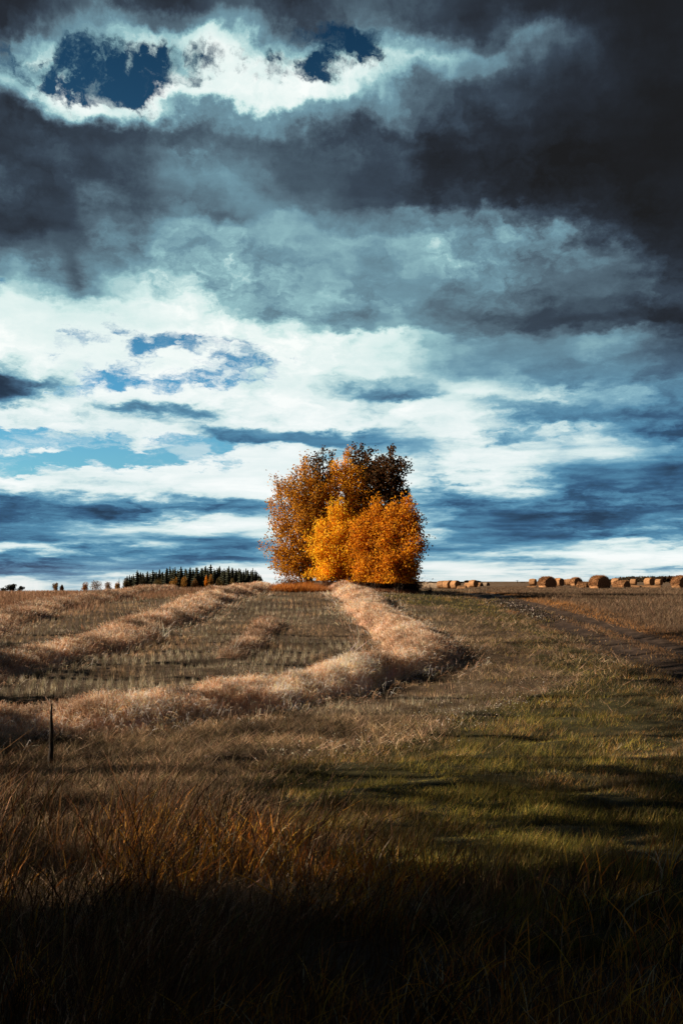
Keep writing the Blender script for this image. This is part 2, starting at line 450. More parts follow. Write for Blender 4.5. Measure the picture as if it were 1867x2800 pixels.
def mat_noise(name, c1, c2, scale, rough=0.9, bump=0.0, stretch=(1, 1, 1), c3=None):
    m, t = new_mat(name); n, l = t.nodes, t.links
    tcn = n.new('ShaderNodeTexCoord'); mp = n.new('ShaderNodeMapping'); mp.inputs['Scale'].default_value = stretch
    l.new(tcn.outputs['Object'], mp.inputs[0])
    no = n.new('ShaderNodeTexNoise'); no.inputs['Scale'].default_value = scale; no.inputs['Detail'].default_value = 8; no.inputs['Roughness'].default_value = 0.65
    l.new(mp.outputs[0], no.inputs['Vector'])
    cr = n.new('ShaderNodeValToRGB'); l.new(no.outputs[0], cr.inputs[0])
    cr.color_ramp.elements[0].position = 0.32; cr.color_ramp.elements[0].color = (*c1, 1)
    cr.color_ramp.elements[1].position = 0.68; cr.color_ramp.elements[1].color = (*c2, 1)
    if c3:
        e = cr.color_ramp.elements.new(0.8); e.color = (*c3, 1)
    p = n.new('ShaderNodeBsdfPrincipled'); p.inputs['Roughness'].default_value = rough; p.inputs['Specular IOR Level'].default_value = 0.15
    l.new(cr.outputs[0], p.inputs['Base Color'])
    if bump:
        b = n.new('ShaderNodeBump'); b.inputs['Strength'].default_value = bump; b.inputs['Distance'].default_value = 0.05
        l.new(no.outputs[0], b.inputs['Height']); l.new(b.outputs[0], p.inputs['Normal'])
    o = n.new('ShaderNodeOutputMaterial'); l.new(p.outputs[0], o.inputs[0])
    return m
M_STRAW = mat_attr('dry_straw', 0.75, 0.3, 0.25, 0.3, 2.5)
M_GRASS = mat_attr('grass_blades', 0.7, 0.35, 0.25, 0.3, 1.2)
M_LEAF = mat_attr('autumn_leaves', 0.6, 0.52, 0.08, 0.2, 1.5)
M_NEEDLE = mat_attr('needles', 0.8, 0.1, 0.1, 0.3, 0.6)
M_SOIL = mat_attr('soil', 0.95, 0.0, 0.1, 0.35, 5.0)
M_BARK = mat_noise('grey_bark', (0.05, 0.04, 0.032), (0.16, 0.135, 0.11), 6, 0.9, 0.4, (1, 1, 0.2))
M_BALE = mat_attr('bale_straw', 0.85, 0.0, 0.15, 0.35, 9.0)
M_STAKE = mat_noise('weathered_wood', (0.012, 0.010, 0.009), (0.045, 0.037, 0.03), 14, 0.9, 0.5, (1, 1, 0.12))

def mesh_obj(name, V, T, mat, tint=None, parent=None, smooth=False, normals=None):
    me = bpy.data.meshes.new(name)
    V = np.ascontiguousarray(V, np.float32); T = np.ascontiguousarray(T, np.int32)
    k = T.shape[1]
    me.vertices.add(len(V)); me.vertices.foreach_set('co', V.ravel())
    me.loops.add(T.size); me.loops.foreach_set('vertex_index', T.ravel())
    me.polygons.add(len(T)); me.polygons.foreach_set('loop_start', np.arange(len(T), dtype=np.int32) * k)
    if tint is not None:
        at_ = me.attributes.new('tint', 'FLOAT_COLOR', 'POINT')
        c = np.ones((len(V), 4), np.float32); c[:, :3] = tint
        at_.data.foreach_set('color', c.ravel())
    if smooth: me.polygons.foreach_set('use_smooth', np.ones(len(T), bool))
    me.materials.append(mat)
    me.update(calc_edges=True)
    o = bpy.data.objects.new(name, me); COL.objects.link(o)
    if parent: o.parent = parent
    return o

def jit(col, n, amt=0.18, hue=0.06):
    c = np.tile(np.array(col, float), (n, 1))
    c *= np.clip(1 + rng.normal(0, amt, (n, 1)), 0.35, 1.9)
    c *= 1 + rng.normal(0, hue, (n, 3))
    return np.clip(c, 0.003, 0.95)
def pick(cols, wts, n, amt=0.18):
    wts = np.array(wts) / sum(wts)
    idx = rng.choice(len(cols), n, p=wts)
    c = np.array(cols, float)[idx]
    c = c * np.clip(1 + rng.normal(0, amt, (n, 1)), 0.35, 1.9) * (1 + rng.normal(0, 0.05, (n, 3)))
    return np.clip(c, 0.003, 0.95)

def blades(base, tip, width, col, bend=None, seg=1):
    """blades as thin tapering triangles; returns V, T, colour"""
    n = len(base)
    d = tip - base
    a = rng.uniform(0, 2 * np.pi, n)
    s = np.c_[np.cos(a), np.sin(a), rng.normal(0, 0.15, n)]
    s -= d * (np.sum(s * d, 1) / (np.sum(d * d, 1) + 1e-9))[:, None]
    s /= np.linalg.norm(s, axis=1)[:, None] + 1e-9
    s *= width[:, None] / 2
    if seg == 1:
        V = np.stack([base - s, base + s, tip], 1).reshape(-1, 3)
        T = np.arange(3 * n).reshape(-1, 3)
        return V, T, np.repeat(col, 3, 0)
    if bend is None: bend = np.zeros((n, 3))
    pts = []
    for k in range(seg):
        t = k / seg
        p = base + d * t + bend * (4 * t * (1 - t))
        w = 1 - 0.55 * t if k else 0.8
        pts += [p - s * w, p + s * w]
    pts.append(tip)
    m = 2 * seg + 1
    V = np.stack(pts, 1).reshape(-1, 3)
    off = np.arange(n)[:, None] * m
    tl = []
    for k in range(seg - 1):
        a0 = 2 * k
        tl += [[a0, a0 + 1, a0 + 3], [a0, a0 + 3, a0 + 2]]
    tl.append([2 * seg - 2, 2 * seg - 1, 2 * seg])
    T = (off[:, :, None] + np.array(tl)[None]).reshape(-1, 3)
    return V, T, np.repeat(col, m, 0)
class Acc:
    def __init__(s): s.V = []; s.T = []; s.C = []; s.n = 0
    def add(s, V, T, c):
        s.V.append(V); s.T.append(T + s.n); s.C.append(c); s.n += len(V)
    def build(s, name, mat, parent=None):
        return mesh_obj(name, np.concatenate(s.V), np.concatenate(s.T), mat, np.concatenate(s.C), parent)

FR = 35.0 / 24.0 * 682           # focal length in render pixels
def pxw(D, k=0.5):
    return D / FR * k

# ------------------------------------------------------------------ ground sheet
def build_ground():
    az_ = np.concatenate([np.linspace(-180, -40, 36, endpoint=False), np.linspace(-40, -24, 32, endpoint=False),
                          np.linspace(-24, 24, 420, endpoint=False), np.linspace(24, 40, 32, endpoint=False), np.linspace(40, 180, 37)[:-1]]) * np.pi / 180
    rr = np.concatenate([np.linspace(0.6, 8, 60, endpoint=False), 8 * (100 / 8) ** np.linspace(0, 1, 420, endpoint=False), 100 * (80.0) ** np.linspace(0, 1, 150)])
    A_, R_ = np.meshgrid(az_, rr)
    X = (R_ * np.sin(A_)).ravel(); Y = (R_ * np.cos(A_)).ravel()
    Z = terr(X, Y)
    lawn, rf, ra, rb = zones(X, Y)
    rut = np.exp(-(ra / 0.42) ** 2) * 0.07 + np.exp(-(rb / 0.42) ** 2) * 0.09
    Z -= rut
    n = len(X)
    nn = fbm(X / 2.0, Y / 2.0, 41, 5); nf = fbm(X / 0.35, Y / 0.35, 43, 4)
    col = np.array([0.085, 0.062, 0.042])[None] * (0.6 + 0.9 * nn + 0.5 * (nf - 0.5))[:, None]
    col = np.where(lawn[:, None], np.array([0.035, 0.033, 0.014])[None] * (0.5 + nn)[:, None], col)
    col = np.where(rf[:, None], np.array([0.065, 0.042, 0.027])[None] * (0.4 + 1.2 * nn)[:, None], col)
    far = sst(np.hypot(X, Y), 90, 220)[:, None]
    fcol = np.array([0.13, 0.088, 0.052])[None] * (0.55 + 0.9 * fbm(X / 40, Y / 9, 44, 4))[:, None]
    col = col * (1 - far) + fcol * far
    tr = np.clip(np.exp(-(ra / 0.75) ** 4) + np.exp(-(rb / 0.6) ** 4), 0, 1)[:, None]
    col = col * (1 - tr) + np.array([0.048, 0.034, 0.026])[None] * (0.3 + 1.2 * nf)[:, None] * tr
    nr, na = len(rr), len(az_)
    i = np.arange(nr - 1)[:, None] * na + np.arange(na)[None]
    j = np.arange(nr - 1)[:, None] * na + (np.arange(na)[None] + 1) % na
    T = np.stack([i, j, j + na, i + na], -1).reshape(-1, 4)
    # close the centre
    V = np.c_[X, Y, Z]
    o = mesh_obj('ground', V, T[:, ::-1], M_SOIL, col, smooth=True)
    setp(o, kind='structure', label='dark stubble soil and rolling farmland under all the grass')
    return o
build_ground()

# ------------------------------------------------------------------ windrows (raked lines of cut straw)
SW_A = poly_w([(930, 1611), (950, 1622), (990, 1652), (1035, 1690), (1085, 1728), (1125, 1762), (1140, 1795), (1115, 1822), (1040, 1848), (928, 1876), (762, 1910), (595, 1940), (417, 1962), (238, 1980), (0, 2012), (-250, 2047)])
SW_B = poly_w([(725, 1613), (640, 1624), (560, 1645), (500, 1680), (420, 1712), (310, 1755), (179, 1790), (0, 1835), (-200, 1880)])
SW_C = poly_w([(500, 1618), (430, 1622), (311, 1634), (215, 1650), (143, 1663), (72, 1682), (0, 1705), (-180, 1755)])
SW_E = poly_w([(728, 1700), (722, 1730), (690, 1770), (630, 1806)])
STRAW_COLS = [(0.56, 0.37, 0.24), (0.44, 0.25, 0.14), (0.74, 0.58, 0.43), (0.24, 0.13, 0.075), (0.85, 0.73, 0.59)]
SWS = []
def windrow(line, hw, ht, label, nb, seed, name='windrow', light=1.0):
    pts = resample(line, 0.35)
    n = len(pts)
    tan = np.gradient(pts, axis=0); tan /= np.hypot(*tan.T)[:, None]
    nor = np.c_[-tan[:, 1], tan[:, 0]]
    s = np.arange(n) * 0.35
    wv = hw * (0.7 + 0.6 * fbm(s / 1.6, s * 0 + seed, seed, 4))
    hv = ht * (0.5 + 1.0 * fbm(s / 1.5, s * 0 + seed + 5, seed, 4))
    tap = sst(np.minimum(s, s[-1] - s), 0, 1.0)
    hv *= 0.15 + 0.85 * tap
    off = (fbm(s / 3, s * 0 + 3, seed + 2, 2) - 0.5) * hw * 0.8
    pts = pts + nor * off[:, None]
    K = 15
    q = np.linspace(-1.15, 1.15, K)
    prof = np.where(np.abs(q) < 1, np.cos(q * np.pi / 2) ** 0.8 if False else np.maximum(np.cos(np.clip(q, -1, 1) * np.pi / 2), 0) ** 0.75, 0)
    X = pts[:, 0, None] + nor[:, 0, None] * q[None] * wv[:, None]
    Y = pts[:, 1, None] + nor[:, 1, None] * q[None] * wv[:, None]
    bump = 0.65 + 0.7 * fbm(X / 0.5, Y / 0.5, seed + 7, 4)
    Z = terr(X, Y) + hv[:, None] * prof[None] * bump - 0.015 * (np.abs(q) > 1)[None]
    V = np.c_[X.ravel(), Y.ravel(), Z.ravel()]
    i = np.arange(n - 1)[:, None] * K + np.arange(K - 1)[None]
    T = np.stack([i, i + K, i + K + 1, i + 1], -1).reshape(-1, 4)
    mid = pts[n // 2]
    root = empty(name, (mid[0], mid[1], float(terr(mid[0], mid[1]))), label, 'windrow', 'windrows of cut straw curving over the stubble field')
    V0 = V - np.array(root.location)
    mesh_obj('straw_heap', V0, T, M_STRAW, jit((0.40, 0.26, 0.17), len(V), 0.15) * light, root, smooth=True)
    # loose straw on its surface
    Dp = np.hypot(pts[:, 0], pts[:, 1]); cw_ = np.cumsum(1 / Dp ** 0.8); cw_ /= cw_[-1]
    fi = np.clip(np.interp(rng.random(nb), cw_, np.arange(n)), 0, n - 1.001); qi = np.where(rng.random(nb) < 0.93, np.clip(rng.normal(0, 0.48, nb), -1.15, 1.15), rng.uniform(-1.9, 1.9, nb))
    i0 = fi.astype(int); fr = fi - i0
    c = pts[i0] * (1 - fr)[:, None] + pts[i0 + 1] * fr[:, None]
    nr = nor[i0]; tn = tan[i0]
    w_ = wv[i0]; h_ = hv[i0]
    bx = c[:, 0] + nr[:, 0] * qi * w_; by = c[:, 1] + nr[:, 1] * qi * w_
    pr = np.maximum(np.cos(np.clip(qi, -1, 1) * np.pi / 2), 0) ** 0.75
    bz = terr(bx, by) + h_ * pr * (0.65 + 0.7 * fbm(bx / 0.5, by / 0.5, seed + 7, 4)) - 0.02
    D = np.hypot(bx, by)
    ln = rng.uniform(0.10, 0.34, nb) * (0.6 + 0.6 * fbm(bx / 0.7, by / 0.7, seed, 2))
    a = rng.uniform(0, 2 * np.pi, nb)
    hx = np.cos(a) + nr[:, 0] * qi * 0.7 + 0.25; hy = np.sin(a) + nr[:, 1] * qi * 0.7 - 0.1
    up = np.abs(rng.normal(0.55, 0.45, nb))
    dv = np.c_[hx, hy, up]; dv /= np.linalg.norm(dv, axis=1)[:, None]
    base = np.c_[bx, by, bz]; tip = base + dv * ln[:, None]
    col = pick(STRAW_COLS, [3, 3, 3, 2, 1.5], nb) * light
    patch = fbm(bx / 0.9, by / 0.9, seed + 11, 3)
    col *= np.clip(2.2 * patch - 0.1, 0.3, 1.7)[:, None]
    bend = rng.normal(0, 0.03, (nb, 3)) + np.c_[np.zeros(nb), np.zeros(nb), 0.25 * ln]
    V, T, cc = blades(base, tip, np.maximum(0.006, pxw(D, 0.32)), np.clip(col, 0, 0.9), bend, 2)
    mesh_obj('loose_straw', V - np.array(root.location), T, M_STRAW, cc, root)['kind'] = 'stuff'
    SWS.append((pts, hw))
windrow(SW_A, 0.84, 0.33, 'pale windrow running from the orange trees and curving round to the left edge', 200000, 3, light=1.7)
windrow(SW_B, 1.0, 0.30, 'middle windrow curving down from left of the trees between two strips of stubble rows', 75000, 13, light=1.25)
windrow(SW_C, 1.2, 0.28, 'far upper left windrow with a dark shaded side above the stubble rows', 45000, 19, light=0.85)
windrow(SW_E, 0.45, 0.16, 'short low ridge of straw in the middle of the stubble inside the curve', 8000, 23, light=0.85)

# ------------------------------------------------------------------ field cover made of single blades
def polar(n, d0, d1, a0=-26, a1=26, power=1.0):
    """random ground points, thinning with distance"""
    u = rng.uniform(0, 1, n)
    D = 1 / (1 / d0 + (1 / d1 - 1 / d0) * u) if power == 2 else d0 * (d1 / d0) ** u
    A = rng.uniform(a0, a1, n) * np.pi / 180
    return D * np.sin(A), D * np.cos(A), D

def build_cover():
    # ---- stubble
    n = 620000
    x, y, D = polar(n, 5.5, 95.0)
    # snap to drill rows
    blk = x < -0.02 * y - 3.5
    th = np.where((x / y) < -0.13, R(-13.5), R(-2.0))
    t = x * np.cos(th) - y * np.sin(th)
    rp = fbm(x / 3.0, y / 4.0, 57, 3)
    rows = rng.uniform(0, 1, n) < np.where(x / y < -0.13, 0.35 + 0.42 * sst(rp, 0.30, 0.5), 0.15 + 0.60 * sst(rp, 0.40, 0.60))
    sp = 0.24
    tw = t + 0.5 * fbm(x / 5, y / 7, 58, 2)
    ts = t + (np.round(tw / sp) * sp - tw) + rng.normal(0, 0.040, n)
    dt = np.where(rows, ts - t, 0)
    x = x + dt * np.cos(th); y = y - dt * np.sin(th)
    lawn, rf, ra, rb = zones(x, y, 1.0)
    keep = ~lawn & ~rf & (ra > 0.5)
    x, y, D, rows = x[keep], y[keep], D[keep], rows[keep]
    n = len(x)
    weedy = sst(x - 0.0625 * y, 0.5, 2.5)           # right of the corner windrow: no rows, matted dry weeds
    weedy = np.maximum(weedy, 1 - sst(y + 0.25 * np.abs(x), 17, 20.5))
    patch = fbm(x / 1.7, y / 1.7, 51, 4)
    topl = sst(-x - 0.22 * y, 0, 2) * sst(y, 36, 44)
    hgt = np.where(rows, 0.13, 0.07) * (0.6 + 0.8 * rng.random(n)) * (1 + 0.6 * weedy * (patch - 0.2) + 0.8 * topl)
    base = np.c_[x, y, terr(x, y) - 0.01]
    lean = rng.normal(0, 0.35, (n, 2)) * (0.4 + weedy[:, None] * 2.4)
    tip = base + np.c_[lean * hgt[:, None], hgt]
    cols_r = [(0.30, 0.27, 0.19), (0.20, 0.19, 0.12), (0.42, 0.38, 0.31), (0.19, 0.13, 0.07)]
    cols_w = [(0.34, 0.22, 0.13), (0.20, 0.15, 0.08), (0.44, 0.32, 0.21), (0.12, 0.10, 0.05)]
    c = pick(cols_r, [4, 3, 2, 2], n)
    cw = pick(cols_w, [3, 3, 2, 2], n)
    mixw = np.clip(np.maximum(weedy, sst(patch, 0.45, 0.6)) , 0, 1)[:, None]
    c = c * (1 - mixw) + cw * mixw
    pl = pick([(0.42, 0.23, 0.14), (0.3, 0.16, 0.09), (0.5, 0.34, 0.22)], [1, 1, 1], n)
    c = c * (1 - topl[:, None]) + pl * topl[:, None]
    c *= np.clip(3.0 * fbm(x / 0.7, y / 0.6, 53, 3) - 0.6, 0.22, 1.8)[:, None]
    V, T, cc = blades(base, tip, np.maximum(0.008, pxw(D, 0.34)) * np.where(rows, 1.2, 1), np.clip(c, 0.01, 0.9))
    setp(mesh_obj('stubble', V, T, M_STRAW, cc), 'grey and tan cut stubble with dry weeds standing in drill rows between the windrows', 'stubble', kind='stuff')
    # ---- green headland grass
    n = 520000
    x, y, D = polar(n, 5.2, 75.0)
    lawn, rf, ra, rb = zones(x, y, 1.0)
    keep = lawn
    x, y, D = x[keep], y[keep], D[keep]
    n = len(x)
    patch = fbm(x / 1.4, y / 1.1, 61, 4)
    hgt = 0.07 * (0.5 + rng.random(n)) * np.clip(3.2 * fbm(x / 0.5, y / 0.5, 64, 3) - 0.6, 0.3, 2.0)
    base = np.c_[x, y, terr(x, y) - 0.01]
    tip = base + np.c_[rng.normal(0.25, 0.45, (n, 1)) * hgt[:, None], rng.normal(0, 0.4, (n, 1)) * hgt[:, None], hgt]
    g = pick([(0.15, 0.14, 0.026), (0.28, 0.22, 0.034), (0.07, 0.075, 0.022), (0.36, 0.23, 0.07)], [4, 3, 4, 2], n)
    b = pick([(0.34, 0.18, 0.05), (0.20, 0.13, 0.06), (0.30, 0.25, 0.15)], [2, 2, 1], n)
    dry = np.clip(sst(patch, 0.50, 0.66) * 0.6 + 0.75 * sst(x - 0.12 * y, 1.0, 5.0), 0, 0.9)[:, None]
    dry = np.where(rng.random((n, 1)) < dry, 1.0, 0.0)
    c = 1.12 * (g * (1 - dry) + b * dry) * np.clip(2.6 * fbm(x / 0.55, y / 0.45, 63, 3) - 0.45, 0.2, 1.7)[:, None]
    V, T, cc = blades(base, tip, np.maximum(0.006, pxw(D, 0.36)), np.clip(c, 0.01, 0.9))
    setp(mesh_obj('green_grass', V, T, M_GRASS, cc), 'short green and yellowing grass on the headland beside the track', 'grass', kind='stuff')
    # ---- right hand field
    n = 330000
    x, y, D = polar(n, 14.0, 160.0, -1, 26)
    lawn, rf, ra, rb = zones(x, y, 1.0)
    thin = np.exp(-(ra / 0.7) ** 4) + np.exp(-(rb / 0.55) ** 4)
    keep = rf & (rng.random(n) > thin * 1.1)
    x, y, D, ra, rb = x[keep], y[keep], D[keep], ra[keep], rb[keep]
    n = len(x)
    patch = fbm(x / 2.2, y / 1.6, 71, 4)
    near = np.minimum(ra, rb)
    hgt = (0.07 + 0.08 * sst(near, 0.4, 2.5)) * (0.5 + rng.random(n)) * (0.6 + patch)
    base = np.c_[x, y, terr(x, y) - 0.01]
    tip = base + np.c_[rng.normal(0.1, 0.5, (n, 2)) * hgt[:, None], hgt]
    c = pick([(0.18, 0.115, 0.066), (0.13, 0.082, 0.05), (0.10, 0.076, 0.05), (0.26, 0.19, 0.125)], [3, 3, 2, 1.2], n)
    verge = (np.exp(-((np.maximum(ra, rb) - 1.9) / 1.0) ** 2) * (rng.random(n) < 0.6))[:, None]
    c = c * (1 - verge) + np.array([0.42, 0.19, 0.05])[None] * verge
    c *= (0.5 + patch)[:, None]
    V, T, cc = blades(base, tip, np.maximum(0.008, pxw(D, 0.36)), np.clip(c, 0.01, 0.9))
    setp(mesh_obj('dry_field_grass', V, T, M_STRAW, cc), 'brown and orange dry field grass on the right around the track and hay bales', 'dry grass', kind='stuff')
    # ---- thick dry growth along the left skyline and below the trees
    n = 90000
    x, y, D = polar(n, 36, 66, -26, -6)
    lim = np.interp(np.arctan2(x, y), [R(-26), R(-19), R(-13), R(-6)], [36, 38, 46, 52])
    keep = (y > lim) & (fbm(x / 2, y / 3, 83, 3) > 0.42)
    x, y, D = x[keep], y[keep], D[keep]; n = len(x)
    hgt = rng.uniform(0.10, 0.32, n) * (0.4 + fbm(x / 1.2, y / 1.2, 81, 3))
    base = np.c_[x, y, terr(x, y) - 0.01]
    tip = base + np.c_[rng.normal(0.1, 0.3, (n, 2)) * hgt[:, None], hgt]
    c = pick([(0.30, 0.16, 0.085), (0.20, 0.10, 0.05), (0.40, 0.25, 0.16), (0.14, 0.09, 0.05)], [3, 3, 2, 2], n)
    V, T, cc = blades(base, tip, pxw(D, 0.4), c)
    setp(mesh_obj('dry_weeds', V, T, M_STRAW, cc), 'reddish brown dry weeds on the crest of the field at upper left', 'weeds', kind='stuff')
    # ---- orange undergrowth at the foot of the trees
    n = 26000
    px = rng.uniform(735, 1150, n); Dd = rng.uniform(54.5, 59.0, n)
    x = onx(px, Dd); y = Dd
    pr = np.interp(px, [735, 760, 850, 900, 1000, 1080, 1150], [0.3, 0.9, 0.9, 0.6, 0.6, 0.5, 0.2])
    hgt = rng.uniform(0.2, 0.62, n) * pr * (0.5 + 0.9 * fbm(x / 0.8, y / 0.8, 91, 3))
    base = np.c_[x, y, terr(x, y) - 0.01]
    tip = base + np.c_[rng.normal(0.1, 0.35, (n, 2)) * hgt[:, None], hgt]
    c1 = pick([(0.52, 0.20, 0.03), (0.38, 0.14, 0.03), (0.58, 0.28, 0.06)], [3, 3, 1], n)
    c2 = pick([(0.30, 0.15, 0.07), (0.16, 0.07, 0.04), (0.34, 0.22, 0.14)], [3, 3, 1], n)
    f = sst(px, 830, 960)[:, None]
    V, T, cc = blades(base, tip, pxw(Dd, 0.55), c1 * (1 - f) + c2 * f)
    setp(mesh_obj('orange_undergrowth', V, T, M_GRASS, cc), 'bright orange low undergrowth at the foot of the trees', 'undergrowth', kind='stuff')
build_cover()

# ------------------------------------------------------------------ tall foreground grass
def build_tall():
    n = 34000
    x, y, D = polar(n, 2.6, 11.5, -27, 27, 2)
    # field-side limit of the tall grass
    azd = np.degrees(np.arctan2(x, y))
    lim = np.interp(azd, [-27, -19, -12, -6, -2, 2, 8, 19, 27], [10.6, 10.2, 9.8, 9.4, 8.3, 7.4, 6.8, 6.9, 7.2])
    lim = lim + (fbm(x / 0.8, y / 0.8, 101, 3) - 0.5) * 2.5
    keep = (y < lim) & (rng.random(n) < 2.8 * fbm(x / 0.6, y / 0.6, 103, 3) - 0.7)
    x, y, D, azd = x[keep], y[keep], D[keep], azd[keep]
    n = len(x)
    tall = np.interp(azd, [-27, -5, 2, 10, 27], [0.80, 0.64, 0.46, 0.36, 0.34])
    hgt = tall * rng.uniform(0.35, 1.15, n) * (0.35 + 1.15 * fbm(x / 0.7, y / 0.7, 105, 3))
    hgt = hgt * np.interp(D, [2.6, 4.5, 7], [0.5, 0.62, 1.0])
    lx = 0.20 + rng.normal(0, 0.34, n) + 0.6 * (fbm(x / 0.5, y / 0.5, 109, 2) - 0.5); ly = rng.normal(0, 0.3, n)
    base = np.c_[x, y, terr(x, y) - 0.02]
    tip = base + np.c_[lx * hgt, ly * hgt, hgt]
    bend = np.c_[-0.22 * lx * hgt, -0.22 * ly * hgt, 0.12 * np.abs(lx) * hgt] + rng.normal(0, 0.012, (n, 3))
    c = pick([(0.26, 0.13, 0.05), (0.16, 0.07, 0.03), (0.36, 0.22, 0.10), (0.10, 0.05, 0.03), (0.22, 0.17, 0.06)], [3, 3, 1.3, 4, 1.5], n)
    c = c * np.clip(3.0 * fbm(x / 0.45, y / 0.45, 111, 3) - 0.7, 0.25, 1.6)[:, None]
    A = Acc()
    A.add(*blades(base, tip, rng.uniform(0.003, 0.009, n) * np.clip(D / 6, 0.45, 1.6), c, bend, 3))
    # broad orange leaves in patches
    m = 26000
    sel = rng.choice(n, m)
    x2, y2 = x[sel] + rng.normal(0, 0.03, m), y[sel] + rng.normal(0, 0.03, m)
    hp = fbm(x2 / 0.9, y2 / 0.9, 107, 3)
    ok = (hp > 0.40) & (rng.random(m) < np.where((np.abs(x2 / y2 + 0.06) < 0.16) & (y2 > 5), 1.0, 0.25))
    x2, y2, hp = x2[ok], y2[ok], hp[ok]; m = len(x2)
    h2 = rng.uniform(0.12, 0.42, m) * np.interp(y2, [2.6, 5, 7], [0.5, 0.65, 1.0])
    b2 = np.c_[x2, y2, terr(x2, y2)]
    l2 = rng.normal(0, 0.45, (m, 2)); l2[:, 0] += 0.15
    t2 = b2 + np.c_[l2 * h2[:, None], h2]
    c2 = pick([(0.72, 0.32, 0.035), (0.75, 0.42, 0.06), (0.50, 0.17, 0.03), (0.60, 0.50, 0.32)], [3, 2, 2, 0.7], m)
    A.add(*blades(b2, t2, rng.uniform(0.006, 0.013, m) * np.clip(y2 / 6, 0.5, 1), c2, np.c_[l2 * -0.06, 0.05 * h2], 3))
    A.build('tall_grass', M_GRASS).location = (0, 0, 0)
    o = bpy.data.objects['tall_grass']
    setp(o, 'tall dry grass stems and orange blades filling the dark foreground', 'tall grass', kind='stuff')
    # seed heads on the tallest stems
    sel = np.where((hgt > 0.42) & (rng.random(n) < 0.28) & (azd < 0))[0]
    A = Acc()
    for k in range(9):
        t = k / 9.0
        ax = tip[sel] - base[sel]
        ax /= np.linalg.norm(ax, axis=1)[:, None]
        b = tip[sel] - ax * (0.11 * (1 - t))[..., None] if False else tip[sel] - ax * (0.11 * (1 - t))
        d = ax * 0.020 + rng.normal(0, 0.0045, (len(sel), 3))
        A.add(*blades(b, b + d, np.full(len(sel), 0.0042), jit((0.42, 0.27, 0.16), len(sel), 0.2)))
    setp(A.build('grass_seed_heads', M_STRAW), 'pale feathery seed heads on top of the tall grass', 'seed heads', kind='stuff')
build_tall()

# ------------------------------------------------------------------ small pale things on the ground
def specks(name, xs, ys, size, lift, col, label, cat, mat):
    n = len(xs)
    A = Acc()
    z = terr(xs, ys) + lift
    ctr = np.c_[xs, ys, z]
    # little octahedra, unevenly squashed
    s = size[:, None] * rng.uniform(0.7, 1.3, (n, 3))
    o = np.array([[1, 0, 0], [-1, 0, 0], [0, 1, 0], [0, -1, 0], [0, 0, 1], [0, 0, -1]], float)
    V = (ctr[:, None] + o[None] * s[:, None] + rng.normal(0, 0.15, (n, 6, 3)) * size[:, None, None]).reshape(-1, 3)
    tt = np.array([[0, 2, 4], [2, 1, 4], [1, 3, 4], [3, 0, 4], [2, 0, 5], [1, 2, 5], [3, 1, 5], [0, 3, 5]])
    T = (np.arange(n)[:, None, None] * 6 + tt[None]).reshape(-1, 3)
    setp(mesh_obj(name, V, T, mat, np.repeat(col, 6, 0)), label, cat, kind='stuff')
def build_specks():
    line = resample(poly_w([(800, 2085), (960, 2050), (1080, 2020), (1200, 1985), (1320, 1945), (1430, 1905), (1520, 1870)]), 0.2)
    n = 420
    p = line[rng.integers(0, len(line), n)] + rng.normal(0, 0.45, (n, 2))
    specks('clover_flowers', p[:, 0], p[:, 1], rng.uniform(0.005, 0.012, n), rng.uniform(0.06, 0.13, n), jit((0.60, 0.58, 0.50), n, 0.2),
           'small white clover flowers dotted in a line through the green grass', 'flowers', M_GRASS)
    line = resample(poly_w([(1340, 1645), (1400, 1655), (1450, 1675), (1500, 1697)]), 0.2)
    n = 520
    p = line[rng.integers(0, len(line), n)] + rng.normal(0, 0.35, (n, 2))
    specks('verge_stones', p[:, 0], p[:, 1], rng.uniform(0.015, 0.045, n), rng.uniform(0.0, 0.07, n), pick([(0.26, 0.23, 0.20), (0.04, 0.033, 0.027)], [0.6, 2.4], n),
           'pale stones and dark clods scattered along the left edge of the track', 'stones', M_SOIL)
    line = resample(poly_w([(1560, 1745), (1650, 1790), (1740, 1835)]), 0.2)
    n = 60
    p = line[rng.integers(0, len(line), n)] + rng.normal(0, 0.35, (n, 2))
    specks('track_pebbles', p[:, 0], p[:, 1], rng.uniform(0.010, 0.024, n), rng.uniform(0.0, 0.04, n), pick([(0.26, 0.23, 0.20), (0.05, 0.04, 0.03)], [1, 1], n),
           'few small pale pebbles on the verge lower down the track', 'pebbles', M_SOIL)
build_specks()
def build_stalks():
    # broken pale stalks sticking out of the middle windrow
    A = Acc()
    for (px, py, k) in ((420, 1738, 16), (455, 1750, 10), (362, 1712, 4), (640, 1795, 6), (995, 1795, 8)):
        c = at(px, py)
        x = c[0] + rng.normal(0, 0.25, k); y = c[1] + rng.normal(0, 0.25, k)
        b = np.c_[x, y, terr(x, y) + 0.15]
        d = np.c_[rng.normal(0.1, 0.5, k), rng.normal(0, 0.3, k), rng.uniform(0.1, 0.8, k)]
        d /= np.linalg.norm(d, axis=1)[:, None]
        A.add(*blades(b, b + d * rng.uniform(0.3, 0.7, k)[:, None], np.full(k, 0.02), jit((0.62, 0.56, 0.46), k, 0.1), None, 2))
    setp(A.build('broken_stalks', M_STRAW), 'bleached broken stalks poking out of the windrows', 'stalks', kind='stuff')
build_stalks()

